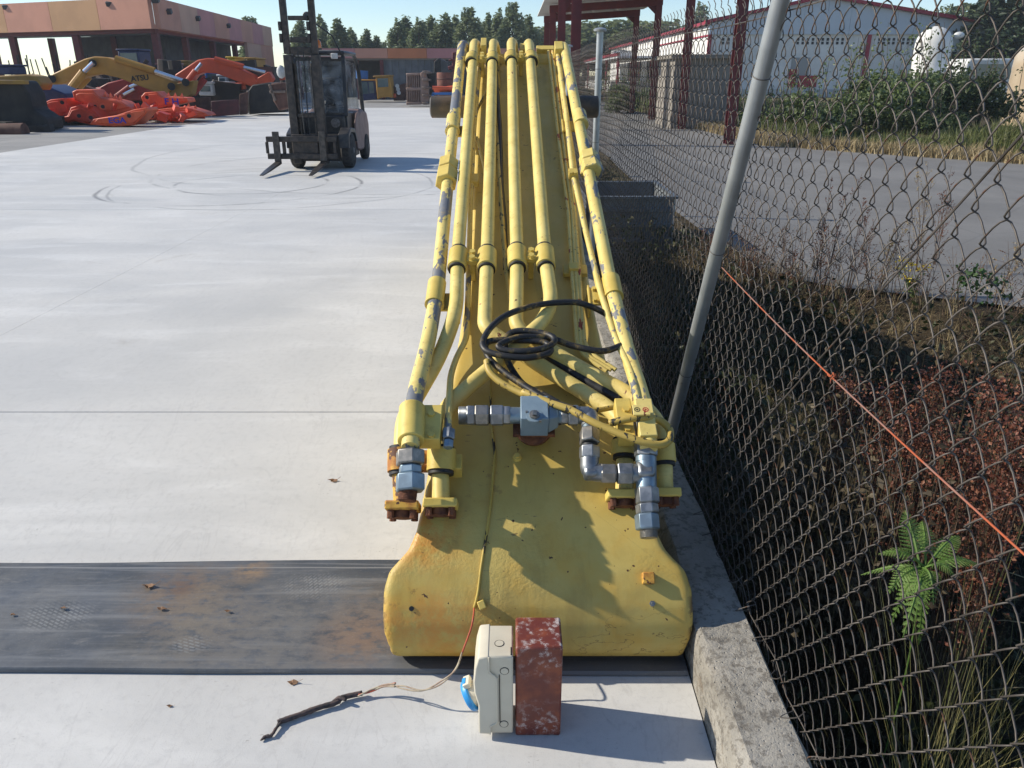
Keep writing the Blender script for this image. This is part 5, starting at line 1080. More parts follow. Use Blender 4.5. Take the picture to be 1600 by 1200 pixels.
# --- right of the forklift
def e8(x, y): return x / 8 + 540, y / 8 + 60
def p8(x, y, d): return aty(*e8(x, y), d)
def px8(name, poly, y, th, m, par, bevel=.04): mb = MB(); mb.prism([p8(a, b, y) for a, b in poly], (0, th, 0)); return mb.build(name, m, par, bevel=bevel)
yc = thing('machine_cab', 'yellow excavator cab with dark window standing on the ground beyond the forklift', 'machine cab', (p8(460, 770, 55).x, 55, 0))
px8('shell', [(372, 475), (550, 468), (575, 640), (580, 745), (540, 735), (425, 740), (400, 765), (385, 640)], 55, 1.5, m_ky, yc); px8('window', [(398, 500), (528, 496), (535, 605), (405, 612)], 54.97, .02, m_gls, yc, 0); px8('roof', [(340, 468), (560, 455), (562, 478), (345, 490)], 54.9, 1.7, m_ky2, yc)
dc = thing('machine_cab', 'dark blue glazed cab with yellow roof rim beside the yellow cab', 'machine cab', (p8(260, 780, 55.5).x, 55.5, 0))
px8('shell', [(165, 525), (360, 525), (385, 640), (390, 765), (200, 780), (175, 640)], 55.5, 1.5, m_navy, dc); px8('roof', [(160, 512), (362, 512), (362, 530), (160, 530)], 55.4, 1.7, m_ky, dc); px8('window', [(185, 545), (270, 545), (290, 690), (205, 700)], 55.47, .02, m_gls, dc, 0); px8('window', [(285, 545), (345, 545), (360, 680), (300, 690)], 55.47, .02, m_gls, dc, 0)
bb = thing('barrel', 'blue barrel stacked above the dark blue cab', 'barrel', (p8(205, 500, 57).x, 57, p8(205, 500, 57).z)); a, b = p8(205, 505, 57), p8(205, 402, 57); mb = MB(); mb.cyl(a, b, .42, n=16); mb.build('drum', m_blu2, bb, smooth=True, angle=35); mb = MB(); mb.cyl(a.lerp(b, .33), a.lerp(b, .36), .44, n=16); mb.build('hoop', m_blu2, bb)
gb = thing('digger_bucket', 'big rusty slotted skeleton bucket standing on its side with worn teeth', 'bucket', (p8(880, 825, 48).x, 48, 0)); G = 48
m_gb = simple('worn_rusty_bucket', (.24, .16, .125), (.30, .21, .17), 2.5, .7, chips=(.30, .13, .05), chip_scale=4, chip_at=.62)
px8('side_plate', [(935, 425), (1000, 418), (1035, 560), (1045, 760), (1020, 822), (940, 825)], G - .05, .35, m_gb, gb)
for yy0, yy1 in ((430, 462), (610, 648), (790, 828)): px8('cross_band', [(752, yy0 + 6), (945, yy0), (945, yy1), (760, yy1 + 4)], G, .45, m_gb, gb)
for i in range(8):
    x = 762 + i * 24; px8('bucket_bar', [(x, 445), (x + 13, 445), (x + 16, 820), (x + 3, 820)], G + .05, .3, m_gb, gb, .02)
px8('inner_shell', [(770, 460), (1000, 440), (1030, 560), (1030, 810), (780, 815)], G + .7, .5, m_brn, gb); px8('shaded_inside', [(1005, 440), (1120, 425), (1125, 700), (1060, 800), (1030, 800)], G + .4, 1.0, m_blk, gb)  # black block stands in for the shaded inside of the bucket
for yy in (420, 518, 616, 715, 815): px8('bucket_tooth', [(955, yy - 14), (1000, yy - 20), (1065, yy - 8), (1072, yy + 8), (1000, yy + 16), (958, yy + 12)], G - .2, .25, m_rodd, gb, .03)
for (x0, x1, y0, y1, yy, lab, m) in ((1135, 1345, 425, 610, 46.5, 'rusty brown drum standing behind the slotted bucket', m_brn), (1145, 1345, 665, 760, 45.5, 'rusty drum low down inside the blue frame', m_brn)):
    t = thing('rusty_drum', lab, 'drum', (p8((x0 + x1) / 2, y1, yy).x, yy, 0)); a, b = p8((x0 + x1) / 2, y1, yy), p8((x0 + x1) / 2, y0, yy); r = (p8(x1, y1, yy).x - p8(x0, y1, yy).x) / 2
    mb = MB(); mb.lathe((a.x, yy + r, a.z), (0, 0, 1), [(0, r * .98), (.05, r), ((b - a).z - .05, r), ((b - a).z, r * .97)], 24); mb.build('shell', simple('rust_drum', (.19, .075, .05), (.12, .045, .032), 3, .75), t, smooth=True, angle=40)
    mb = MB(); mb.lathe((a.x, yy + r, a.z + (b - a).z * .5), (0, 0, 1), [(0, r), (.02, r * 1.03), (.06, r * 1.03), (.08, r)], 24); mb.build('hoop', m_brn, t)
fr = thing('steel_cradle', 'blue painted steel frame around the low drum', 'steel frame', (p8(1200, 760, 45).x, 45, 0)); 
for a, b in (((1085, 690), (1340, 690)), ((1090, 690), (1095, 770)), ((1330, 690), (1330, 770)), ((1090, 765), (1340, 765))): mb = MB(); mb.beam(p8(*a, 45), p8(*b, 45), .12, .12); mb.build('rail', m_blu2, fr)
ob = thing('pipe_bundle', 'bundle of orange pipes lying on the blue frame', 'pipe bundle', (p8(1200, 690, 45.6).x, 45.6, p8(1200, 680, 45.6).z))
for i, (a, b) in enumerate((((1085, 615), (1345, 625)), ((1100, 640), (1340, 610)), ((1110, 660), (1345, 645)), ((1140, 675), (1340, 668)))): mb = MB(); mb.cyl(p8(*a, 45.5 + i * .1), p8(*b, 45.6 + i * .1), .09, n=8); mb.build('pipe', m_co, ob)
ho = thing('dark_shed', 'small dark gabled hut in front of the pink fascia', 'hut', (p8(1190, 420, 59).x, 59, 0)); px8('wall', [(1105, 290), (1160, 245), (1180, 245), (1185, 560), (1105, 560)], 59, 2, m_blk, ho); px8('side_wall', [(1182, 250), (1280, 300), (1285, 560), (1187, 560)], 59.1, 2, m_shade, ho)
rc = thing('steel_tower', 'rust red steel lattice stack beside the boom crest', 'steel stack', (p8(1360, 600, 50).x, 50, 0)); px8('post', [(1330, 175), (1380, 170), (1390, 640), (1330, 640)], 50, .6, m_redst, rc); px8('bracket', [(1285, 265), (1340, 250), (1340, 280), (1290, 285)], 50, .4, m_redst, rc); px8('bracket', [(1275, 350), (1340, 335), (1340, 385), (1290, 395)], 50, .4, m_redst, rc)
kb = thing('engine_block', 'dark engine with white caps beside the yellow cab', 'engine', (p8(660, 760, 56).x, 56, 0)); px8('block', [(590, 600), (740, 560), (760, 700), (740, 780), (600, 780)], 56, 1.2, m_brn, kb)
for q in ((645, 595), (655, 635), (665, 680)): mb = MB(); mb.cyl(p8(*q, 55.9), p8(*q, 56.1), .14, n=10); mb.build('white_cap', m_wht, kb)
px8('valve_cover', [(585, 690), (625, 690), (630, 740), (590, 745)], 55.8, .3, m_co, kb)
# ------------------------------------------------------------------ beyond the fence: bin, canopy, white building, kiosk, tanks, vans
m_bin = simple('bin_steel', (.15, .165, .18), (.11, .12, .13), 3, .5, .3, chips=(.20, .09, .05), chip_scale=7, chip_at=.70)
bn_ = thing('metal_bin', 'open topped dark metal bin standing behind the fence', 'metal bin', (1.24, 8.8, -.2))
for nm, a, b in (('front_wall', (.80, 8.2, -.22), (1.70, 8.22, .50)), ('rear_wall', (.80, 9.40, -.22), (1.70, 9.42, .50)), ('lit_end_wall', (1.701, 8.2, -.22), (1.72, 9.42, .50)), ('end_wall', (.78, 8.2, -.22), (.799, 9.42, .50)), ('base', (.80, 8.222, -.2), (1.70, 9.398, -.16))): mb = MB(); mb.b2(a, b); mb.build('end_wall' if 'end' in nm else nm, m_galv if nm[0] == 'l' else m_bin, bn_)  # inner end wall in paler metal, sunlight on it put into the colour
for i in range(4): mb = MB(); z = -.12 + i * .16; mb.b2((.80, 8.17, z), (1.70, 8.199, z + .05)); mb.build('pressed_rib', m_bin, bn_, bevel=.008)
for nm, a, b in (('rim', (.77, 8.16, .501), (1.74, 8.23, .525)), ('rim', (.77, 9.39, .501), (1.74, 9.45, .525)), ('rim', (1.69, 8.232, .501), (1.74, 9.388, .525))): mb = MB(); mb.b2(a, b); mb.build(nm, m_bin, bn_)
# canopy over the road
m_roofp = simple('canopy_underside', (.60, .58, .53), (.54, .52, .48), 2, .6)
can = thing('canopy', 'red steel canopy frame with a pale roof straddling the road', 'canopy', (3.6, 30, 0))
XL, XR = 1.62, 5.78
def zc(x): return 3.98 + .26 * (x - XL) / (XR - XL)
def ibeam(a, b, w, h, name, par):
    a = Vector(a); b = Vector(b); d = (b - a).normalized(); upx = Vector((0, 1, 0)) if abs(d.z) > .7 else Vector((0, 0, 1)); u, v = frame(d, upx); mb = MB()
    mb.beam(a, b, w * .12, h - .05, upx)
    for s in (-1, 1): o = v * s * (h / 2 - .012); mb.beam(a + o, b + o, w, .024, upx)
    return mb.build(name, m_redst, par)
for y in (21.4, 27.6, 33.6, 39.4):
    for x in (XL, XR):
        ibeam((x, y, 0), (x, y, zc(x)), .24, .26, 'column', can); s = 1 if x == XL else -1
        mb = MB(); mb.prism([(x + s * .12, y - .05, zc(x) - .30), (x + s * .12, y - .05, zc(x) - .01), (x + s * .42, y - .05, zc(x + s * .42) - .01)], (0, .1, 0)); mb.build('haunch', m_redst, can)
    mb = MB(); mb.prism([(XL - .14, y - .12, zc(XL - .14)), (XR + .14, y - .12, zc(XR + .14)), (XR + .14, y - .12, zc(XR + .14) + .27), (XL - .14, y - .12, zc(XL - .14) + .27)], (0, .24, 0)); mb.build('cross_beam', m_redst, can)
for x in (2.6, 3.7, 4.8): mb = MB(); mb.b2((x - .05, 21.0, zc(x) + .272), (x + .05, 40.0, zc(x) + .33)); mb.build('purlin', m_roofp, can)
for k in range(10):
    y0 = 31.2 + k * .92; x0, x1 = XL - .42, XR + .45; mb = MB(); mb.prism([(x0, y0, zc(x0) + .335), (x1, y0, zc(x1) + .335), (x1, y0, zc(x1) + .375), (x0, y0, zc(x0) + .375)], (0, .915, 0)); mb.build('roof_sheet', m_roofp, can)
# white building
m_ww = simple('white_render', (.70, .69, .655), (.60, .59, .56), .8, .8, chips=(.5, .49, .46), chip_scale=2, chip_at=.66)
m_clad = simple('pale_blue_cladding', (.50, .55, .60), (.46, .51, .56), 1, .5)
m_rtrim = simple('red_trim', (.33, .02, .045), (.28, .02, .04), 2, .5)
m_door = simple('red_door', (.36, .03, .04), (.28, .025, .03), 1, .5)
m_dk = simple('dark_opening', (.03, .03, .032), rough=.8)
m_roofl = simple('white_roof', (.62, .63, .64), (.55, .56, .57), 1, .6)
GY = 60; xL, xR = hx(1104, GY, 3), hx(1535, GY, 3); xM = hx(1287, GY, 6); eL, eR, eM = hz(37, GY), hz(41, GY), hz(-3, GY); zbd = hz(54, GY)
wb = thing('white_building', 'long white industrial building with red roof edge and pale blue gable', 'building', ((xL + xR) / 2, GY, 0))
mb = MB(); mb.prism([(xL, GY, 0), (xR - 1, GY, 0), (xR - 1, GY, zbd), (xL, GY, zbd)], (0, .3, 0)); mb.build('gable_wall', m_ww, wb)
ns = 12
def rz(x): return eL + (eM - eL) * (x - xL) / (xM - xL) if x < xM else eM + (eR - eM) * (x - xM) / (xR - xM)
for i in range(ns):
    a = xL + (xR - xL) * i / ns + .008; b = xL + (xR - xL) * (i + 1) / ns - .008; mb = MB()
    pl = [(a, GY - .15, zbd), (b, GY - .15, zbd), (b, GY - .15, rz(b))] + ([(xM, GY - .15, eM)] if a < xM < b else []) + [(a, GY - .15, rz(a))]
    mb.prism(pl, (0, .45, 0)); mb.build('cladding_panel', m_clad, wb)
for a, b in (((xL - .4, eL), (xM, eM)), ((xM, eM), (xR + .5, eR))): mb = MB(); mb.beam((a[0], GY - .3, a[1] + .1), (b[0], GY - .3, b[1] + .1), .3, .22); mb.build('verge_trim', m_rtrim, wb)
mb = MB(); mb.b2((xL, GY + .301, 0), (xL + .3, 118, eL - .1)); mb.build('long_wall', m_ww, wb)
mb = MB(); mb.b2((xL - .35, GY - .1, eL - .05), (xL + .1, 118, eL + .14)); mb.build('eave_trim', m_rtrim, wb)
mb = MB(); mb.b2((xL - .06, GY - .10, zbd - .12), (xL - .002, 80, zbd)); mb.build('string_course', m_rtrim, wb)
mb = MB(); mb.prism([(xL - .1, GY, eL + .145), (xM, GY, eM + .2), (xM, GY, eM + .25), (xL - .1, GY, eL + .2)], (0, 58, 0)); mb.build('roof', m_roofl, wb); mb = MB(); mb.prism([(xM, GY, eM + .2), (xR + .3, GY, eR + .145), (xR + .3, GY, eR + .2), (xM, GY, eM + .25)], (0, 58, 0)); mb.build('roof', m_roofl, wb)
for x in (xL + .1, hx(1345, GY)): mb = MB(); mb.b2((x - .12, GY - .2, 0), (x + .12, GY - .02, zbd)); mb.build('downpipe', m_rtrim, wb)
for x0, x1 in ((1128, 1170), (1245, 1330), (1372, 1432)):
    a, b = hx(x0, GY, 4), hx(x1, GY, 4); n = int((b - a) / .34)
    for r in (0, 1):
        for i in range(n): z = hz(61.5, GY) - r * .24; mb = MB(); c = a + (b - a) * i / n; mb.b2((c, GY - .02, z - .09), (c + .17, GY + .1, z + .09)); mb.build('vent_block', m_dk, wb)
lo, hi = aty(1234, 118, GY), aty(1266, 90, GY); mb = MB(); mb.b2((lo.x, GY - .05, lo.z), (hi.x, GY - .002, hi.z)); mb.build('shutter', simple('grey_shutter', (.30, .30, .29), rough=.6), wb)
for x0, x1, y0, y1 in ((1230, 1245, 108, 136), (1246, 1277, 118, 136)): lo, hi = aty(x0, y1, GY - .1), aty(x1, y0, GY - .1); mb = MB(); mb.b2((lo.x, GY - .16, lo.z), (hi.x, GY - .06, hi.z)); mb.build('red_door', m_door, wb)
mb = MB(); mb.b2((xL, GY - .4, 0), (xR, GY - .17, .75)); mb.build('base_wall', simple('grey_plinth', (.42, .43, .42), rough=.8), wb)
# loading bay on the long wall
for y0, y1 in ((68, 72), (76, 86), (90, 100)):
    mb = MB(); mb.b2((xL - .03, y0, .9), (xL - .002, y1, 3.1)); mb.build('bay_opening', m_dk, wb)
    for k in range(3): y = y0 + (y1 - y0) * (k + .2) / 3; mb = MB(); mb.b2((xL - .12, y, .9), (xL - .035, y + .4, 3.1)); mb.build('red_post', m_rtrim, wb)
mb = MB(); mb.b2((xL - 4.6, 74, 3.12), (xL - .36, 108, 3.3)); mb.build('bay_roof', m_roofl, wb); mb = MB(); mb.b2((xL - 4.7, 73.8, 3.301), (xL - 4.45, 108, 3.55)); mb.build('eave_trim', m_rtrim, wb)
mb = MB(); mb.b2((xL - 4.4, 80, 0), (xL - .1, 108, 1.1)); mb.build('loading_dock', simple('dock_concrete', (.45, .44, .42), (.35, .34, .33), 2, .8), wb)
for y in (75, 84, 94, 104): mb = MB(); mb.b2((xL - 4.5, y, 0), (xL - 4.3, y + .25, 3.1)); mb.build('red_post', m_rtrim, wb)
def ac(x, y, z, s, lab):
    t = thing('roof_unit', lab, 'roof unit', (x, y, z), 'white machines on the flat roof'); mb = MB(); mb.b2((x - s, y, z), (x + s, y + s, z + s * .7)); mb.build('casing', m_wht, t, bevel=.08); mb = MB(); mb.cyl((x, y + s * .5, z + s * .7), (x, y + s * .5, z + s * .8), s * .35, n=14); mb.build('fan', m_dk, t)
ac(xL - 3.2, 82, 3.31, .9, 'low white roof unit nearest the red canopy post'); ac(xL - 2.0, 90, 3.31, 1.1, 'taller white roof unit at the middle of the bay roof')
# grey block kiosk
m_kio = simple('grey_render', (.25, .225, .195), (.20, .18, .155), 2.5, .85); ki = thing('kiosk', 'windowless grey block kiosk with a dark doorway beside the canopy posts', 'kiosk', (7, 28, 0))
k0, k1 = hx(1050, 28), hx(1140, 28)
zk = hz(92, 28); mb = MB(); mb.b2((k0, 28, 0), (k1, 28.18, zk)); mb.build('wall', m_kio, ki); mb = MB(); mb.b2((k0, 28.181, 0), (k0 + .18, 28.6, zk)); mb.b2((k0, 29.5, 0), (k0 + .18, 31, zk)); mb.b2((k0, 28.6, 2.0), (k0 + .18, 29.5, zk)); mb.build('wall', m_kio, ki)
mb = MB(); mb.b2((k0 + .05, 28.61, .02), (k0 + .1, 29.49, 1.99)); mb.build('door', m_dk, ki); mb = MB(); mb.b2((k1 - .18, 28.181, 0), (k1, 31, zk)); mb.b2((k0 + .181, 30.8, 0), (k1 - .181, 31, zk)); mb.build('wall', m_kio, ki); mb = MB(); mb.b2((k0 - .15, 27.85, zk + .002), (k1 + .15, 31.15, zk + .14)); mb.build('roof', m_kio, ki, bevel=.02)
mb = MB(); mb.b2((k0 - .30, 27.9, 0), (k0 - .2, 28.0, 2.2)); mb.build('pale_post', m_kio, ki)
# tanks
m_tank = simple('cream_tank', (.52, .42, .30), (.46, .36, .25), 1.2, .28, .1, chips=(.40, .24, .12), chip_scale=1.5, chip_at=.64)
tk = thing('storage_tank', 'big cream and tan cylindrical tank with a conical top at the right edge', 'tank', (17.6, 26, 0)); 
mb = MB(); mb.lathe((17.7, 26, 0), (0, 0, 1), [(0, 1.72), (.03, 1.75)] + [(.03 + z, 1.75 + (.012 if i % 2 else 0)) for i, z in enumerate([.3, .34, .8, .84, 1.3, 1.34, 1.8, 1.84, 2.3])] + [(2.42, 1.70)], 48); mb.build('shell', m_tank, tk, smooth=True, angle=60)
mb = MB(); mb.lathe((17.7, 26, 2.42), (0, 0, 1), [(0, 1.70), (.08, 1.6), (.55, .5), (.58, .3)], 40); tt = mb.build('conical_top', m_tank, tk, smooth=True, angle=50); mb = MB(); mb.cyl((17.7, 26, 3.0), (17.7, 26, 3.1), .32, n=18); mb.build('hatch', m_wht, tt)
si = thing('silo', 'white dome topped silo behind the bushes', 'silo', (23.2, 45, 0)); rs_ = (hx(1484, 45, 3) - hx(1431, 45, 3)) / 2; cx_ = (hx(1484, 45, 3) + hx(1431, 45, 3)) / 2; zt_ = hz(41, 45)
mb = MB(); mb.lathe((cx_, 45, 0), (0, 0, 1), [(0, rs_), (zt_ - .85, rs_), (zt_ - .55, rs_ * .93), (zt_ - .3, rs_ * .76), (zt_ - .12, rs_ * .5), (zt_, rs_ * .14)], 32); mb.build('shell', m_ww, si, smooth=True, angle=50)
mb = MB(); mb.cyl((cx_, 45, zt_ - .02), (cx_, 45, zt_ + .15), .12, n=10); mb.build('top_cap', m_dk, si); mb = MB(); mb.ico((cx_ + rs_ + .35, 45, hz(55, 45)), .22, 2, (1.3, 1, .8)); mb.beam((cx_ + rs_ - .05, 45, hz(55, 45)), (cx_ + rs_ + .3, 45, hz(55, 45)), .06, .06); mb.build('side_lamp', m_wht, si, smooth=True)
def van(px, y, w, h, lab, m):
    x = hx(px, y, 1.2); t = thing('parked_van', lab, 'van', (x, y, 0)); s = w / 2
    mb = MB(); mb.prism([(x - s, y, .35), (x + s, y, .35), (x + s, y, h * .55), (x + s * .8, y, h * .62), (x + s * .5, y, h), (x - s * .9, y, h), (x - s, y, h * .9)], (0, 1.8, 0)); mb.build('body', m, t, bevel=.08)
    mb = MB(); mb.prism([(x - s * .7, y - .01, h * .62), (x + s * .62, y - .01, h * .62), (x + s * .40, y - .01, h * .9), (x - s * .7, y - .01, h * .9)], (0, .02, 0)); mb.build('window', m_gls, t)
    for k in (-.6, .6): mb = MB(); mb.cyl((x + s * k, y - .03, .34), (x + s * k, y + .2, .34), .34, n=16); mb.build('wheel', m_tyre, t, smooth=True, angle=35)
van(1551, 40, 3.0, 2.45, 'white van half hidden between the bushes and the cream tank', m_wht)
van(1512, 43, 4.4, 1.85, 'low white car roof showing above the bushes', m_wht)
# ------------------------------------------------------------------ trees, bushes, weeds
def mat_leaf(name, a, b, c, scale, trans=.25):
    t = NT(name); P = t.pos(); r = t.new('ShaderNodeNewGeometry').outputs['Random Per Island']
    col = t.mix(t.ramp(t.noise(P, scale, 3), .35, .65), a, b); col = t.mix(t.ramp(r, .55, 1.0, 0, .8), col, c)
    t.fin(col, .55, 0, .35); tr = t.new('ShaderNodeBsdfTranslucent'); t.l.new(col, tr.inputs[0]); mx = t.new('ShaderNodeMixShader'); mx.inputs[0].default_value = trans
    t.l.new(t.p.outputs[0], mx.inputs[1]); t.l.new(tr.outputs[0], mx.inputs[2]); t.l.new(mx.outputs[0], t.n['Material Output'].inputs[0]); return t.mat
m_pop = mat_leaf('poplar_leaves', (.145, .185, .085), (.185, .225, .115), (.24, .27, .17), .35, .5)
m_decid = mat_leaf('pale_tree_leaves', (.11, .145, .055), (.15, .18, .075), (.19, .21, .10), .3, .45)
m_conif = mat_leaf('conifer_needles', (.012, .026, .012), (.022, .042, .018), (.035, .055, .022), .4, .1)
m_bush = mat_leaf('bush_leaves', (.09, .135, .04), (.14, .185, .06), (.34, .38, .24), 1.2, .5)
m_bushd = mat_leaf('dark_bush_leaves', (.045, .07, .024), (.075, .11, .04), (.16, .19, .10), 1.2, .5)
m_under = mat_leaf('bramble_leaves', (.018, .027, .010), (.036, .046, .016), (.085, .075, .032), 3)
m_rustw = mat_leaf('rust_seedheads', (.085, .027, .017), (.145, .045, .024), (.22, .09, .045), 9, .1)
m_fern = mat_leaf('fern_green', (.13, .23, .045), (.18, .29, .07), (.24, .33, .11), 6, .4)
m_dry = mat_leaf('dry_grass', (.27, .20, .10), (.36, .28, .15), (.42, .35, .21), 3, .2)
m_grn = mat_leaf('green_grass', (.075, .10, .03), (.13, .15, .045), (.22, .21, .10), .7)
m_stem = simple('dry_stem', (.075, .045, .03), (.13, .085, .055), 12, .8)
m_yel = mat_leaf('yellow_flowers', (.62, .44, .02), (.72, .55, .04), (.75, .60, .10), 20)
m_bark = simple('bark', (.07, .055, .042), (.12, .10, .08), 4, .9)
def leafq(mb, c, s, rg, el=1.5):
    a = Vector((rg.gauss(0, 1), rg.gauss(0, 1), rg.gauss(0, 1))).normalized(); b = a.orthogonal().normalized(); b.rotate(Matrix.Rotation(rg.uniform(0, 6.28), 3, a)); n = a.cross(b)
    mb.quad(c - a * s * el * .5, c + b * s * .42 + n * s * .1, c + a * s * el * .5, c - b * s * .42 + n * s * .1)
def lobes_cloud(lobes, n, size, rg, hollow=.45):
    mb = MB(); tot = sum(l[3] * l[4] for l in lobes)
    for (x, y, z, r, h) in lobes:
        for i in range(int(n * r * h / tot)):
            d = Vector((rg.gauss(0, 1), rg.gauss(0, 1), rg.gauss(0, 1))).normalized(); q = hollow + (1 - hollow) * rg.random() ** .6
            if rg.random() < .06: q *= 1.18
            leafq(mb, Vector((x + d.x * r * q, y + d.y * r * q, z + d.z * h * q)), size * rg.uniform(.6, 1.4), rg)
    return mb
def tree_mesh(kind, seed):
    rg = random.Random(seed); lob = []
    if kind == 'poplar':                                  # unit height 1, built in metres for a 12 m tree
        H = 12.0; n = 24
        for i in range(n):
            t = i / (n - 1); w = 2.2 * (math.sin(math.pi * (.2 + t * .70)) ** .75) * (1 - .28 * t); a = rg.uniform(0, 6.28)
            lob.append((math.cos(a) * w * .55, math.sin(a) * w * .55, 2.2 + t * (H - 3.4), w * rg.uniform(.38, .62), rg.uniform(1.5, 2.7) * (1.1 - .35 * t)))
        lob.append((0, 0, H - 1.1, .45, 1.3)); crown = lobes_cloud(lob, 6500, .28, rg, .3)
    elif kind == 'round':
        H = 9.0
        for i in range(18):
            a = rg.uniform(0, 6.28); r = rg.uniform(.4, 2.5); z = rg.uniform(3, 8) ; lob.append((math.cos(a) * r * (1.2 - z / 14), math.sin(a) * r * (1.2 - z / 14), z, rg.uniform(.8, 1.4), rg.uniform(.8, 1.3)))
        crown = lobes_cloud(lob, 2600, .34, rg)
    else:
        H = 13.0
        for i in range(22):
            t = i / 21; w = 3.2 * (1 - t) ** .8 + .25; a = i * 2.4; lob.append((math.cos(a) * w * .55, math.sin(a) * w * .55, 1.2 + t * (H - 2), w * .62, .95))
        crown = lobes_cloud(lob, 3600, .34, rg, .3)
    tr = MB(); tr.tube(spline([(0, 0, 0), (.1 * rg.uniform(-1, 1), .1, H * .3), (.25 * rg.uniform(-1, 1), .1, H * .6), (0, 0, H * .9)], 4), [.24 - .018 * i for i in range(13)], 7)
    for l in rg.sample(lob, 7):
        z0 = max(1.0, l[2] - rg.uniform(.8, 2)); tr.tube([(0, 0, z0 * .9), (l[0] * .5, l[1] * .5, z0), (l[0], l[1], l[2])], [.09, .06, .02], 5)
    cm = crown.mesh('crown'); tm = tr.mesh('trunk', smooth=True); tm.materials.append(m_bark)
    cm.materials.append({'poplar': m_pop, 'round': m_decid}.get(kind, m_conif)); return cm, tm, H
TM = {('poplar', k): tree_mesh('poplar', 10 + k) for k in range(4)}; TM.update({('round', k): tree_mesh('round', 30 + k) for k in range(2)}); TM.update({('conifer', k): tree_mesh('conifer', 50 + k) for k in range(2)})
rgT = random.Random(77)
def tree(kind, px, top, y, label, wid=1.0, group='trees beyond the buildings', gz=0):
    k = rgT.randrange(4 if kind == 'poplar' else 2); cm, tm, H = TM[(kind, k)]; zt = hz(top, y) - gz; s = zt / H
    t = thing({'poplar': 'poplar_tree', 'round': 'leafy_tree', 'conifer': 'conifer_tree'}[kind], label, 'tree', (hx(px, y, zt * .8), y, gz), group)
    wid *= 1.05 if kind == 'poplar' else 1.15; t.scale = (s * wid, s * wid, s); t.rotation_euler = (0, 0, rgT.uniform(0, 6.28)); child('crown', cm, t); child('trunk', tm, t); return t
PO = 'poplar trees behind the far shed'
T1 = ((470, 30, 92, 'poplar seen between the forklift mast rails', 1.5), (502, 24, 95, 'poplar right behind the forklift beacon', 1.3), (527, 30, 90, 'pointed poplar just right of the forklift roof', 1.5), (549, 44, 98, 'low poplar second to the right of the forklift', 1.6), (575, 47, 96, 'narrow low poplar left of the blue sky gap', 1.6), (590, 57, 97, 'lowest small poplar at the left side of the sky gap', 1.7),
      (622, 33, 92, 'poplar at the left end of the tall row', 1.5), (637, 26, 95, 'broad poplar over the orange part of the far fascia', 1.6), (655, 32, 90, 'mid green poplar in the tall row over the slotted bucket', 1.5), (676, 27, 94, 'bushy poplar over the pink part of the far fascia', 1.6), (694, 23, 92, 'full poplar at the shoulder of the tall row', 1.5), (714, 25, 95, 'poplar just left of the highest broad one', 1.4), (733, 13, 90, 'highest broad poplar left above the boom crest', 1.5),
      (762, 22, 94, 'thin poplar directly above the boom crest', 1.2), (781, 19, 92, 'dark poplar above the middle pipes', 1.4), (801, 5, 90, 'tallest slim dark poplar right above the boom', 1.3), (823, 25, 93, 'dark rounded poplar left of the canopy roof', 1.5), (600, 66, 120, 'faint far poplar low in the sky gap', 1.6), (745, 34, 104, 'further poplar filling in behind the tall row', 1.6), (664, 36, 106, 'further poplar behind the middle of the row', 1.7), (385, 27, 100, 'tree tip peeping over the pink warehouse wall', 1.5), (398, 28, 100, 'second tree tip over the pink warehouse wall', 1.5))
for px, tp, y, lab, w in T1: tree('poplar', px, tp, y, lab, w, PO)
for px, tp, y, lab, w in ((850, 42, 130, 'tree under the left end of the canopy roof', 2.2), (885, 38, 132, 'tree seen between the left canopy posts', 2.2), (915, 34, 128, 'tree behind the capped fence post', 2.2), (945, 30, 130, 'tree in the middle of the canopy opening', 2.2), (972, 32, 126, 'pale tree left of the far canopy post', 2.2), (1000, 36, 130, 'tree between the two right canopy posts', 2.2), (1022, 33, 134, 'tree over the white long wall', 2.2)): tree('round', px, tp, y, lab, w, 'trees seen through the canopy')
tree('poplar', 1092, 8, 135, 'dark slim tree rising above the red roof edge', 1.5, 'trees behind the white building'); tree('round', 1482, 3, 100, 'pale green tree above the right end of the gable', 1.2, 'trees behind the white building'); tree('round', 1512, 9, 92, 'yellowish tree between the gable and the conifers', 1.3, 'trees behind the white building'); tree('round', 1412, 8, 120, 'tree tip above the sloping red verge', 1.0, 'trees behind the white building')
for px, tp, y, lab in ((1556, -35, 62, 'dark conifer left in the pair beside the white building'), (1590, -90, 58, 'tall dark conifer at the right edge'), (1535, 40, 66, 'small dark conifer at the end of the gable'), (1625, -60, 56, 'dark conifer cut off by the right edge')): tree('conifer', px, tp, y, lab, 1.5, 'dark conifers at the right')
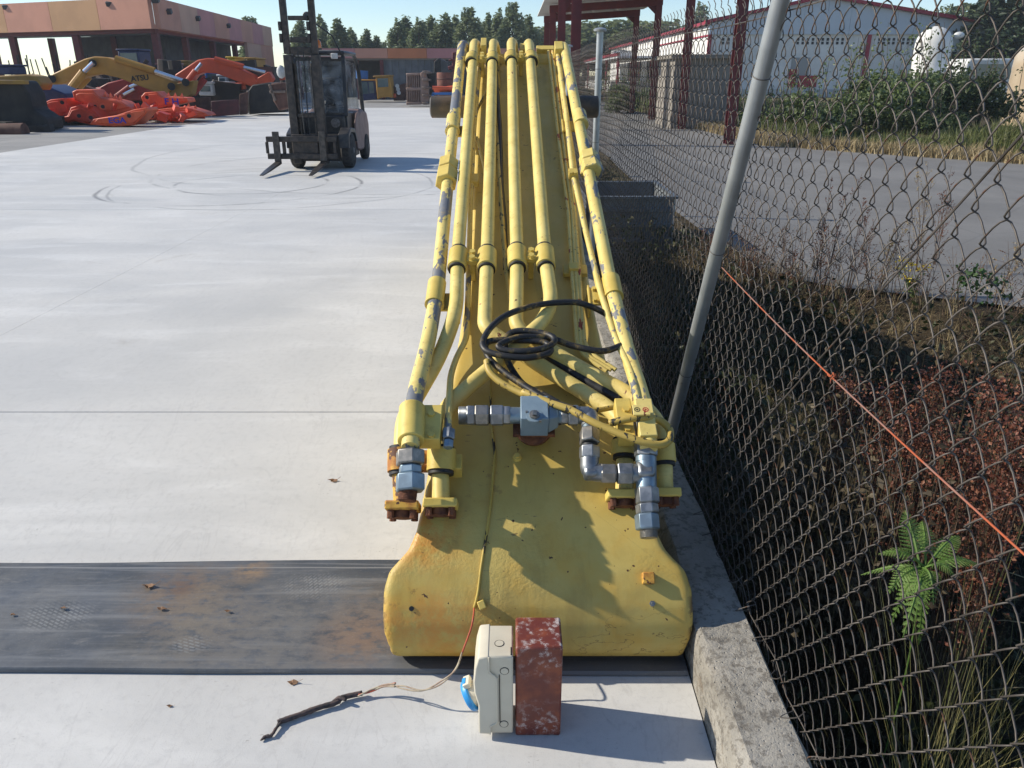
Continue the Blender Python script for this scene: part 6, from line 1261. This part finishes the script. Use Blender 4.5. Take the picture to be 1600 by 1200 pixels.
# bushes along the far side of the road
def bush(px, y, w, h, label, m, seed, leaf=.085, n=2600, group='bushes beyond the road'):
    rg = random.Random(seed); x = hx(px, y, h * .5); gz = terr(x, y) + .02; lob = []
    for i in range(13):
        a = rg.uniform(0, 6.28); r = rg.uniform(0, w * .55); zz = rg.uniform(.2, .85) * h * (1 - .35 * r / w); lob.append((x + math.cos(a) * r, y + math.sin(a) * r * .7, gz + zz * .85, w * rg.uniform(.16, .32), h * rg.uniform(.12, .26)))
    t = thing('bush', label, 'bush', (x, y, gz), group); lobes_cloud(lob, n, leaf, rg, .12).build('foliage', m, t)
    ms, ml = MB(), MB()
    for k in range(9):
        a = rg.uniform(0, 6.28); r = w * .5 * rg.random(); b = Vector((x + math.cos(a) * r, y + math.sin(a) * r * .7, gz + h * .4)); e = b + Vector((rg.gauss(0, .15), rg.gauss(0, .15), h * rg.uniform(.65, 1.0))); ms.tube([b, e], [.012, .004], 4)
        for q in range(16): leafq(ml, b.lerp(e, rg.uniform(.35, 1)) + Vector((rg.gauss(0, .08), rg.gauss(0, .08), 0)), leaf * rg.uniform(.6, 1), rg)
    ms.build('shoots', m_bark, t); ml.build('shoot_leaves', m, t, kind='stuff')
    mb = MB()
    for l in lob: mb.tube([(x + (l[0] - x) * .2, y, gz), (x + (l[0] - x) * .7, (y + l[1]) / 2, gz + (l[2] - gz) * .5), l[:3]], [.025, .016, .006], 5)
    mb.build('stems', m_bark, t)
for i, (px, y, w, h, lab, m, lf) in enumerate(((1205, 25, 1.8, 1.0, 'low dark bush at the left end beside the red canopy column', m_bushd, .08), (1258, 24, 2.0, 1.35, 'light bush in front of the red doors', m_bush, .085), (1318, 24, 2.3, 1.9, 'tall pale leaved bush left of the silo', m_bush, .09), (1376, 23.5, 2.4, 2.0, 'full leafy bush in the middle of the thicket', m_bush, .09), (1430, 24, 2.3, 2.1, 'bush in front of the white silo', m_bush, .09), (1485, 24.5, 2.4, 1.95, 'dark bush right of the silo', m_bushd, .09), (1535, 24.5, 2.2, 1.85, 'dark bush beside the cream tank', m_bushd, .085), (1300, 22.5, 1.4, 1.0, 'small bush at the front of the thicket with pale leaves', m_bush, .07), (1460, 22, 1.5, .95, 'dark low bush in front of the silo bush', m_bushd, .07), (965, 40, 2.0, 1.5, 'round green shrub beside the road under the canopy', m_bush, .10), (1010, 44, 2.4, 1.4, 'shrub against the white wall left of the kiosk', m_bushd, .10), (1040, 36, 1.6, 1.2, 'shrub just left of the kiosk', m_bush, .09), (905, 50, 2.4, 1.4, 'far shrub at the end of the road', m_bushd, .12))):
    bush(px, y, w, h, lab, m, 300 + i, lf)
# thin weeds rising out of the thicket
def blades(mb, c, n, h, spread, rg, w=.006, lean=.35, seg=3):
    for i in range(n):
        a = rg.uniform(0, 6.28); r = spread * math.sqrt(rg.random()); b = Vector((c[0] + math.cos(a) * r, c[1] + math.sin(a) * r, c[2])); hh = h * rg.uniform(.5, 1.2); d = Vector((rg.gauss(0, lean), rg.gauss(0, lean), 0)); s = Vector((math.cos(a + 1.2), math.sin(a + 1.2), 0)) * w
        p = [b + d * hh * (k / seg) ** 2 + Vector((0, 0, hh * k / seg * (1 - .12 * (k / seg) * d.length))) for k in range(seg + 1)]; vs_ = []
        for k, q in enumerate(p): u = 1 - k / (seg + .25); vs_ += [q - s * u, q + s * u]
        mb.add(vs_, [(2 * k, 2 * k + 1, 2 * k + 3, 2 * k + 2) for k in range(seg)])
rg = random.Random(4)
mb = MB()
for i in range(1900):
    y = rg.uniform(16.0, 32); f = far_edge(y); x = f + abs(rg.gauss(.1, .55)); blades(mb, (x, y, terr(x, y) - .02), 7, .30, .16, rg, .016, .3, 2)
tag(mb.build('dry_grass', m_dry, origin=(10, 20, 0)), 'dry straw coloured grass along the far edge of the road', kind='stuff')
mb = MB()
for i in range(1700):
    y = rg.uniform(16.5, 25); f = far_edge(y); x = f + rg.uniform(.8, 4.5); cl = mnoise.noise((x * .45, y * .45, 2))
    if cl < -.05: continue
    blades(mb, (x, y, terr(x, y) - .02), 8, .35 + .5 * cl, .2, rg, .016, .3, 2)
for i in range(500):
    y = rg.uniform(30, 60); x = rg.uniform(6.6, 13); blades(mb, (x, y, terr(x, y) - .02), 7, .7, .4, rg, .03, .25, 2)
tag(mb.build('green_grass', m_grn, origin=(12, 21, 0)), 'taller green grass growing around the bushes', kind='stuff')
# ditch undergrowth: dark brambles, dead grass
mb = MB()
for i in range(24000):
    y = rg.uniform(-.5, 9.5) if rg.random() < .75 else rg.uniform(9.5, 22); e = near_edge(max(y, 2.5)); x = rg.uniform(.76, min(e - .15, 5.5))
    t_ = (x - .74) / (e - .74); cl = mnoise.noise((x * 1.1, y * 1.1, 4)); 
    if cl < -.15 and rg.random() < .7: continue
    if t_ > .75 and rg.random() < .8: continue
    z = terr(x, y); hgt = max(.05, (.52 + .5 * cl) * (1 - t_ * .8)); leafq(mb, Vector((x, y, z + rg.random() ** 1.5 * hgt)), rg.uniform(.022, .055), rg, 1.35)
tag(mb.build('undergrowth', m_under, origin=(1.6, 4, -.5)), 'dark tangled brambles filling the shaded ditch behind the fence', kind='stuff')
mb = MB()
for i in range(1500):
    y = rg.uniform(.2, 8.5); e = near_edge(max(y, 2.5)); x = rg.uniform(.9, min(e, 6.5)); t_ = (x - .74) / (e - .74)
    if rg.random() > sm(.1, .75, t_) * (1.2 + mnoise.noise((x * .9, y * .9, 8))): continue
    blades(mb, (x, y, terr(x, y) - .01), 9, .22, .09, rg, .0022, .55, 3)
tag(mb.build('dry_grass', m_dry, origin=(3, 4, 0)), 'sparse dead grass on the bank beside the road', kind='stuff')
mb = MB()
for i in range(900):
    y = rg.uniform(-.3, 6); x = rg.uniform(.85, 2.8); blades(mb, (x, y, terr(x, y) - .01), 6, .35, .12, rg, .0022, .6, 3)
tag(mb.build('green_grass', m_under, origin=(1.6, 3, -.5)), 'thin dark grass blades in the bottom of the ditch', kind='stuff')
mb = MB()
for i in range(1600):
    y = rg.uniform(1, 8.5); e = near_edge(max(y, 2.5)); x = rg.uniform(1.0, min(e, 6)); p = Vector((x, y, terr(x, y) + .02)); d = Vector((rg.gauss(0, 1), rg.gauss(0, 1), rg.gauss(0, .25))).normalized() * rg.uniform(.06, .22); mb.tube([p, p + d * .5 + Vector((0, 0, .03)), p + d], .0022, 3)
tag(mb.build('litter', m_stem, origin=(2.5, 4, 0)), 'dead twigs littering the bank behind the fence', kind='stuff')
def onterr(px, py, lift=0):
    p = CAM.copy(); d = ray(px, py); k = .5
    while k < 60:
        q = CAM + d * k
        if q.x > .75 and q.z <= terr(q.x, q.y) + lift: return Vector((q.x, q.y, terr(q.x, q.y)))
        k += .02
    return CAM + d * 6
# fern
FC = aty(1442, 888, 1.76)
fe = thing('fern', 'bright green bracken fern standing in sunlight behind the fence', 'fern', (FC.x, FC.y, terr(FC.x, FC.y))); fc = FC
def frond(base, tip, droop, n=24, wid=.13):
    mb = MB(); base = Vector(base); tip = Vector(tip); ax_ = tip - base; side0 = Vector((-ax_.y, ax_.x, 0)); side0 = side0.normalized() if side0.length > .02 else Vector((1, 0, 0)); pts = []
    for i in range(n + 1): t_ = i / n; pts.append(base + ax_ * t_ + Vector((0, 0, droop * math.sin(math.pi * min(1, t_ * .95)))))
    mb.tube(pts, [.0035 * (1 - i / (n + 2)) + .0006 for i in range(n + 1)], 4)
    for i in range(4, n):
        t_ = i / n; sp_ = ax_.length / n; L = wid * math.sin(math.pi * min(1, (.12 + t_ * .88))) ** .8 * (1.05 - t_ * .45); d = (pts[i + 1] - pts[i - 1]).normalized()
        for s in (-1, 1):
            v = (side0 * s + d * .45 - Vector((0, 0, .22))).normalized(); u = d; m_ = max(5, int(L / .0055))
            for k in range(m_):
                q = k / m_; c = pts[i] + v * L * (q + .5 / m_) ; pw = sp_ * .50 * (1 - q * .75); nn_ = v.cross(u) * .0015
                for r in (-1, 1): b0 = c - v * L * .40 / m_; b1 = c + v * L * .40 / m_; mb.quad(b0, b1, b1 + u * r * pw + v * .003 + nn_, b0 + u * r * pw + v * .003 + nn_) if r > 0 else mb.quad(b1, b0, b0 + u * r * pw + v * .003 + nn_, b1 + u * r * pw + v * .003 + nn_)
    return mb
mb = MB(); mb.tube(spline([Vector(fe.location), Vector(fe.location).lerp(FC, .6) + Vector((.03, .01, 0)), FC], 5), .0022, 5); mb.build('stalk', m_fern, fe, smooth=True)
for (tx, ty, dep, dr, w) in ((1414, 798, .12, .01, .045), (1372, 868, .04, .03, .036), (1497, 838, .10, .02, .042), (1530, 885, .02, .03, .042), (1458, 948, -.10, .04, .036), (1492, 905, -.06, .03, .033), (1385, 930, -.05, .03, .036), (1410, 1000, -.16, .05, .033), (1345, 900, .10, .02, .030), (1390, 980, -.02, .04, .030), (1440, 815, .16, .02, .036), (1435, 1010, .05, .04, .030)):
    frond(fc + Vector((rgT.uniform(-.01, .01), 0, 0)), aty(tx, ty, fc.y + dep), dr, 16, w).build('frond', m_fern, fe)
f2 = thing('fern', 'small dark fern in deep shade near the kerb below the bright fern', 'fern', onterr(1350, 960)); c2 = Vector(f2.location)
for k in range(5): a = k * 1.26; frond(c2, c2 + Vector((math.cos(a) * .22, math.sin(a) * .22, .16)), .06, 18, .07).build('frond', m_under, f2)
# rust coloured weed clumps
def rustweed(px, py, y, r, h, label, seed):
    rg = random.Random(seed); c = aty(px, py, y); b = Vector((c.x, c.y, terr(c.x, c.y))); t = thing('rust_weed', label, 'weed', b, 'rust brown weeds behind the fence'); mb = MB(); ml = MB()
    for i in range(22):
        a = rg.uniform(0, 6.28); q = .8 * r * math.sqrt(rg.random()); e = c + Vector((math.cos(a) * q, math.sin(a) * q, h * rg.uniform(-.2, .6))); p = b + (Vector((e.x, e.y, b.z)) - b) * .4; m_ = p.lerp(e, .6) + Vector((0, 0, .02)); mb.tube([p, m_, e], [.0028, .002, .001], 4)
        for k in range(80): u = 1.04 - .5 * rg.random() ** 1.6; o = p.lerp(m_, u / .6) if u < .6 else m_.lerp(e, (u - .6) / .4); leafq(ml, o + Vector((rg.gauss(0, .02), rg.gauss(0, .02), rg.gauss(0, .014))), rg.uniform(.004, .015), rg, 1.3)
    mb.build('stems', m_stem, t); ml.build('seedheads', m_rustw, t, kind='stuff')
for q in ((1435, 690, 2.3, .10, .13, 'rust brown weed clump around the orange string', 1), (1500, 735, 2.15, .10, .12, 'rust brown weed clump below the orange string on the right', 2), (1560, 640, 2.25, .12, .13, 'rust weed clump high against the right edge', 3), (1560, 790, 1.95, .10, .12, 'rust weed clump above the right frond of the bright fern', 4), (1395, 640, 2.6, .10, .12, 'rust weed clump left above the orange string', 5), (1595, 710, 2.0, .08, .12, 'rust weed clump cut off by the right edge', 6), (1475, 610, 2.65, .10, .10, 'rust weed in the middle of the bank below the yellow flowers', 7), (1330, 620, 3.0, .10, .12, 'dim rust weed on the rim of the shaded ditch', 8)): rustweed(*q)
mb = MB()
for i in range(46):
    px = rg.uniform(1535, 1640); py = rg.uniform(760, 1100); y = rg.uniform(1.3, 1.95); c = aty(px, py, y); g = terr(c.x, c.y); blades(mb, (c.x, c.y, g), 4, max(.25, c.z - g) * 1.0, .05, rg, .0017, .30, 4)
for i in range(16):
    px = rg.uniform(1330, 1520); py = rg.uniform(960, 1150); y = rg.uniform(1.4, 1.9); c = aty(px, py, y); g = terr(c.x, c.y); blades(mb, (c.x, c.y, g), 3, max(.2, c.z - g) * .9, .05, rg, .0016, .35, 4)
tag(mb.build('tall_grass', mat_leaf('straw_green_grass', (.11, .12, .035), (.20, .175, .07), (.30, .26, .13), 5), origin=(1.4, 1.6, -.5)), 'tall straw green grass standing in the sun at the near end of the ditch', kind='stuff')
mb = MB()
for i in range(420):
    px = rg.uniform(1180, 1600); y = rg.uniform(1.9, 3.6); c = aty(px, rg.uniform(520, 800), y)
    if c.x > .85: leafq(mb, c, .01, rg)
    if c.x > .85 and c.z < .7:
        g = terr(c.x, c.y); tip = c; mb.tube([Vector((c.x + rg.gauss(0, .05), c.y + rg.gauss(0, .05), g)), c], [.0022, .0008], 3)
        for k in range(14): u = rg.random() ** .6; leafq(mb, Vector((c.x, c.y, g)).lerp(c, u) + Vector((rg.gauss(0, .03), rg.gauss(0, .03), 0)), rg.uniform(.012, .03), rg, 1.5)
tag(mb.build('undergrowth', mat_leaf('brown_undergrowth', (.045, .034, .02), (.08, .06, .034), (.15, .115, .065), 3), origin=(1.6, 2.6, -.5)), 'upright brown and dark stems and leaves rising from the ditch', kind='stuff')
# tall dry weeds
def dryweed(px, base, top, label, seed, n=16, spread=.22):
    rg = random.Random(seed); b = onterr(px, base); zt = aty(px, top, b.y).z; H = zt - b.z; t = thing('dry_weed', label, 'weed', b, 'tall dry weeds behind the fence'); mb = MB(); ml = MB()
    for s in range(3):
        o = Vector((rg.uniform(-.04, .04), rg.uniform(-.04, .04), 0)); tip = b + o * 3 + Vector((rg.uniform(-.08, .08), rg.uniform(-.08, .08), H * rg.uniform(.75, 1.0))); mb.tube([b + o * .3, b + o * 1.5 + Vector((0, 0, H * .4)), tip], [.0042, .0032, .001], 5)
        for k in range(n):
            q = rg.uniform(.25, .97); p = (b + o).lerp(tip, q); a = rg.uniform(0, 6.28); L = spread * (1.15 - q) * rg.uniform(.5, 1.2); e = p + Vector((math.cos(a) * L * .6, math.sin(a) * L * .6, L)); mb.tube([p, p.lerp(e, .5) + Vector((0, 0, -.01)), e], [.0018, .0014, .0007], 3)
            for j in range(11): u = rg.uniform(.15, 1); leafq(ml, p.lerp(e, u) + Vector((rg.gauss(0, .006), rg.gauss(0, .006), 0)), rg.uniform(.006, .012), rg, 1.4)
    mb.build('stem', m_stem, t); ml.build('seedheads', m_dry if seed % 3 == 0 else m_rustw, t, kind='stuff')
for q in ((1282, 470, 245, 'tallest dry weed left of the yellow flowers, standing before the road', 1), (1262, 480, 330, 'shorter dry weed against its tall neighbour left of the yellow flowers', 2), (1432, 430, 235, 'tall branching dry weed rising above the yellow flowers', 3), (1460, 420, 260, 'dry weed right behind the yellow flowers', 4), (1320, 470, 300, 'thin dry weed in the gap between the tall ones', 5), (1366, 480, 330, 'low dry weed below the middle of the road edge', 6), (1225, 480, 380, 'small dry weed at the dark rim of the ditch', 7), (1180, 470, 390, 'small dry weed just right of the leaning post', 8), (1545, 500, 375, 'pale dry weed near the green bramble', 9), (1100, 430, 350, 'dry weed by the bin left of the leaning post', 11)): dryweed(*q)
mb = MB(); ml = MB()
for i in range(230):
    y = rg.uniform(3.6, 7.4); e = near_edge(y); x = e - abs(rg.gauss(.25, .5)) ; 
    if x < 1.2: continue
    b = Vector((x, y, terr(x, y))); H = rg.uniform(.18, .62) * (1.2 - .5 * (e - x)); 
    if H < .1: continue
    tip = b + Vector((rg.gauss(0, .09), rg.gauss(0, .09), H)); mb.tube([b, b.lerp(tip, .5) + Vector((rg.gauss(0, .02), 0, 0)), tip], [.0032, .0024, .001], 4)
    for k in range(7):
        p = b.lerp(tip, rg.uniform(.25, .9)); q = p + Vector((rg.gauss(0, .08), rg.gauss(0, .08), rg.uniform(.03, .14))); mb.tube([p, q], [.0014, .0006], 3)
        for j in range(7): leafq(ml, p.lerp(q, rg.uniform(.3, 1.1)), rg.uniform(.006, .014), rg, 1.4)
tag(mb.build('dry_weeds', m_stem, origin=(2.4, 5.5, 0)), 'tangle of dry brown weed stems along the near edge of the road', kind='stuff')
tag(ml.build('dry_weeds', mat_leaf('brown_seed', (.07, .03, .02), (.12, .055, .033), (.22, .15, .08), 7, .1), origin=(2.4, 5.5, 0)), 'brown seedheads of the dry weeds along the near edge of the road', kind='stuff')
# ragwort, bramble
rw = thing('ragwort', 'yellow flowering ragwort on the bank behind the fence', 'flower', onterr(1425, 470)); b = Vector(rw.location); rg = random.Random(8)
ms, mf, ml = MB(), MB(), MB()
for (fx, fy) in ((1410, 405), (1425, 412), (1446, 417), (1424, 440), (1412, 420), (1438, 422), (1416, 434)):
    tip = aty(fx, fy, b.y + rg.uniform(-.06, .06)); ms.tube([b, b.lerp(tip, .55), tip], [.0035, .0025, .0015], 4)
    for k in range(34): leafq(mf, tip + Vector((rg.gauss(0, .022), rg.gauss(0, .022), rg.gauss(0, .010))), .016, rg, 1.1)
    for k in range(10): leafq(ml, b.lerp(tip, rg.uniform(.2, .9)) + Vector((rg.gauss(0, .02), rg.gauss(0, .02), 0)), .028, rg, 1.8)
ms.build('stem', m_stem, rw); mf.build('flower_heads', m_yel, rw, kind='stuff'); ml.build('leaves', m_bush, rw)
br = thing('bramble', 'green leaved bramble spray arching over the road edge', 'bramble', onterr(1500, 520)); b = Vector(br.location); ms, ml = MB(), MB()
for ends in (((1500, 430), (1560, 440)), ((1520, 425), (1575, 465)), ((1500, 440), (1540, 460))):
    p1, p2 = aty(*ends[0], b.y - .05), aty(*ends[1], b.y - .1); c = spline([b, p1, p2], 8); ms.tube(c, .003, 4)
    for k in range(46): leafq(ml, c[rg.randrange(7, len(c))] + Vector((rg.gauss(0, .035), rg.gauss(0, .035), rg.gauss(0, .025))), rg.uniform(.02, .045), rg, 1.3)
ms.build('stem', m_stem, br); ml.build('leaves', mat_leaf('fresh_bramble', (.03, .07, .022), (.05, .10, .03), (.09, .14, .05), 5), br)
mb = MB()
for q in range(5):
    y0 = 1.9 + q * .35; b = Vector((1.3 + .12 * q, y0, terr(1.3, y0))); mb.tube(spline([b, b + Vector((.1, -.1, .25)), b + Vector((.35, -.2, .42)), b + Vector((.62, -.25, .36))], 5), .002, 4)
tag(mb.build('arching_stems', m_dry, smooth=True), 'thin arching straw stems low in the ditch near the camera', 'stems')
# ------------------------------------------------------------------ thin summer haze
mb = MB(); mb.b2((-130, -30, -1.8), (130, 170, 24.0))
hm = bpy.data.materials.new('haze_air'); hm.use_nodes = True; hn = hm.node_tree.nodes; hn.remove(hn['Principled BSDF'])
pv = hn.new('ShaderNodeVolumePrincipled'); pv.inputs['Color'].default_value = (.80, .90, 1.0, 1); pv.inputs['Density'].default_value = .0006
hm.node_tree.links.new(pv.outputs[0], hn['Material Output'].inputs['Volume'])
tag(mb.build('haze', hm, origin=(0, 70, 0)), 'thin pale summer haze over the yard', kind='stuff')
scene.cycles.volume_bounces = 0
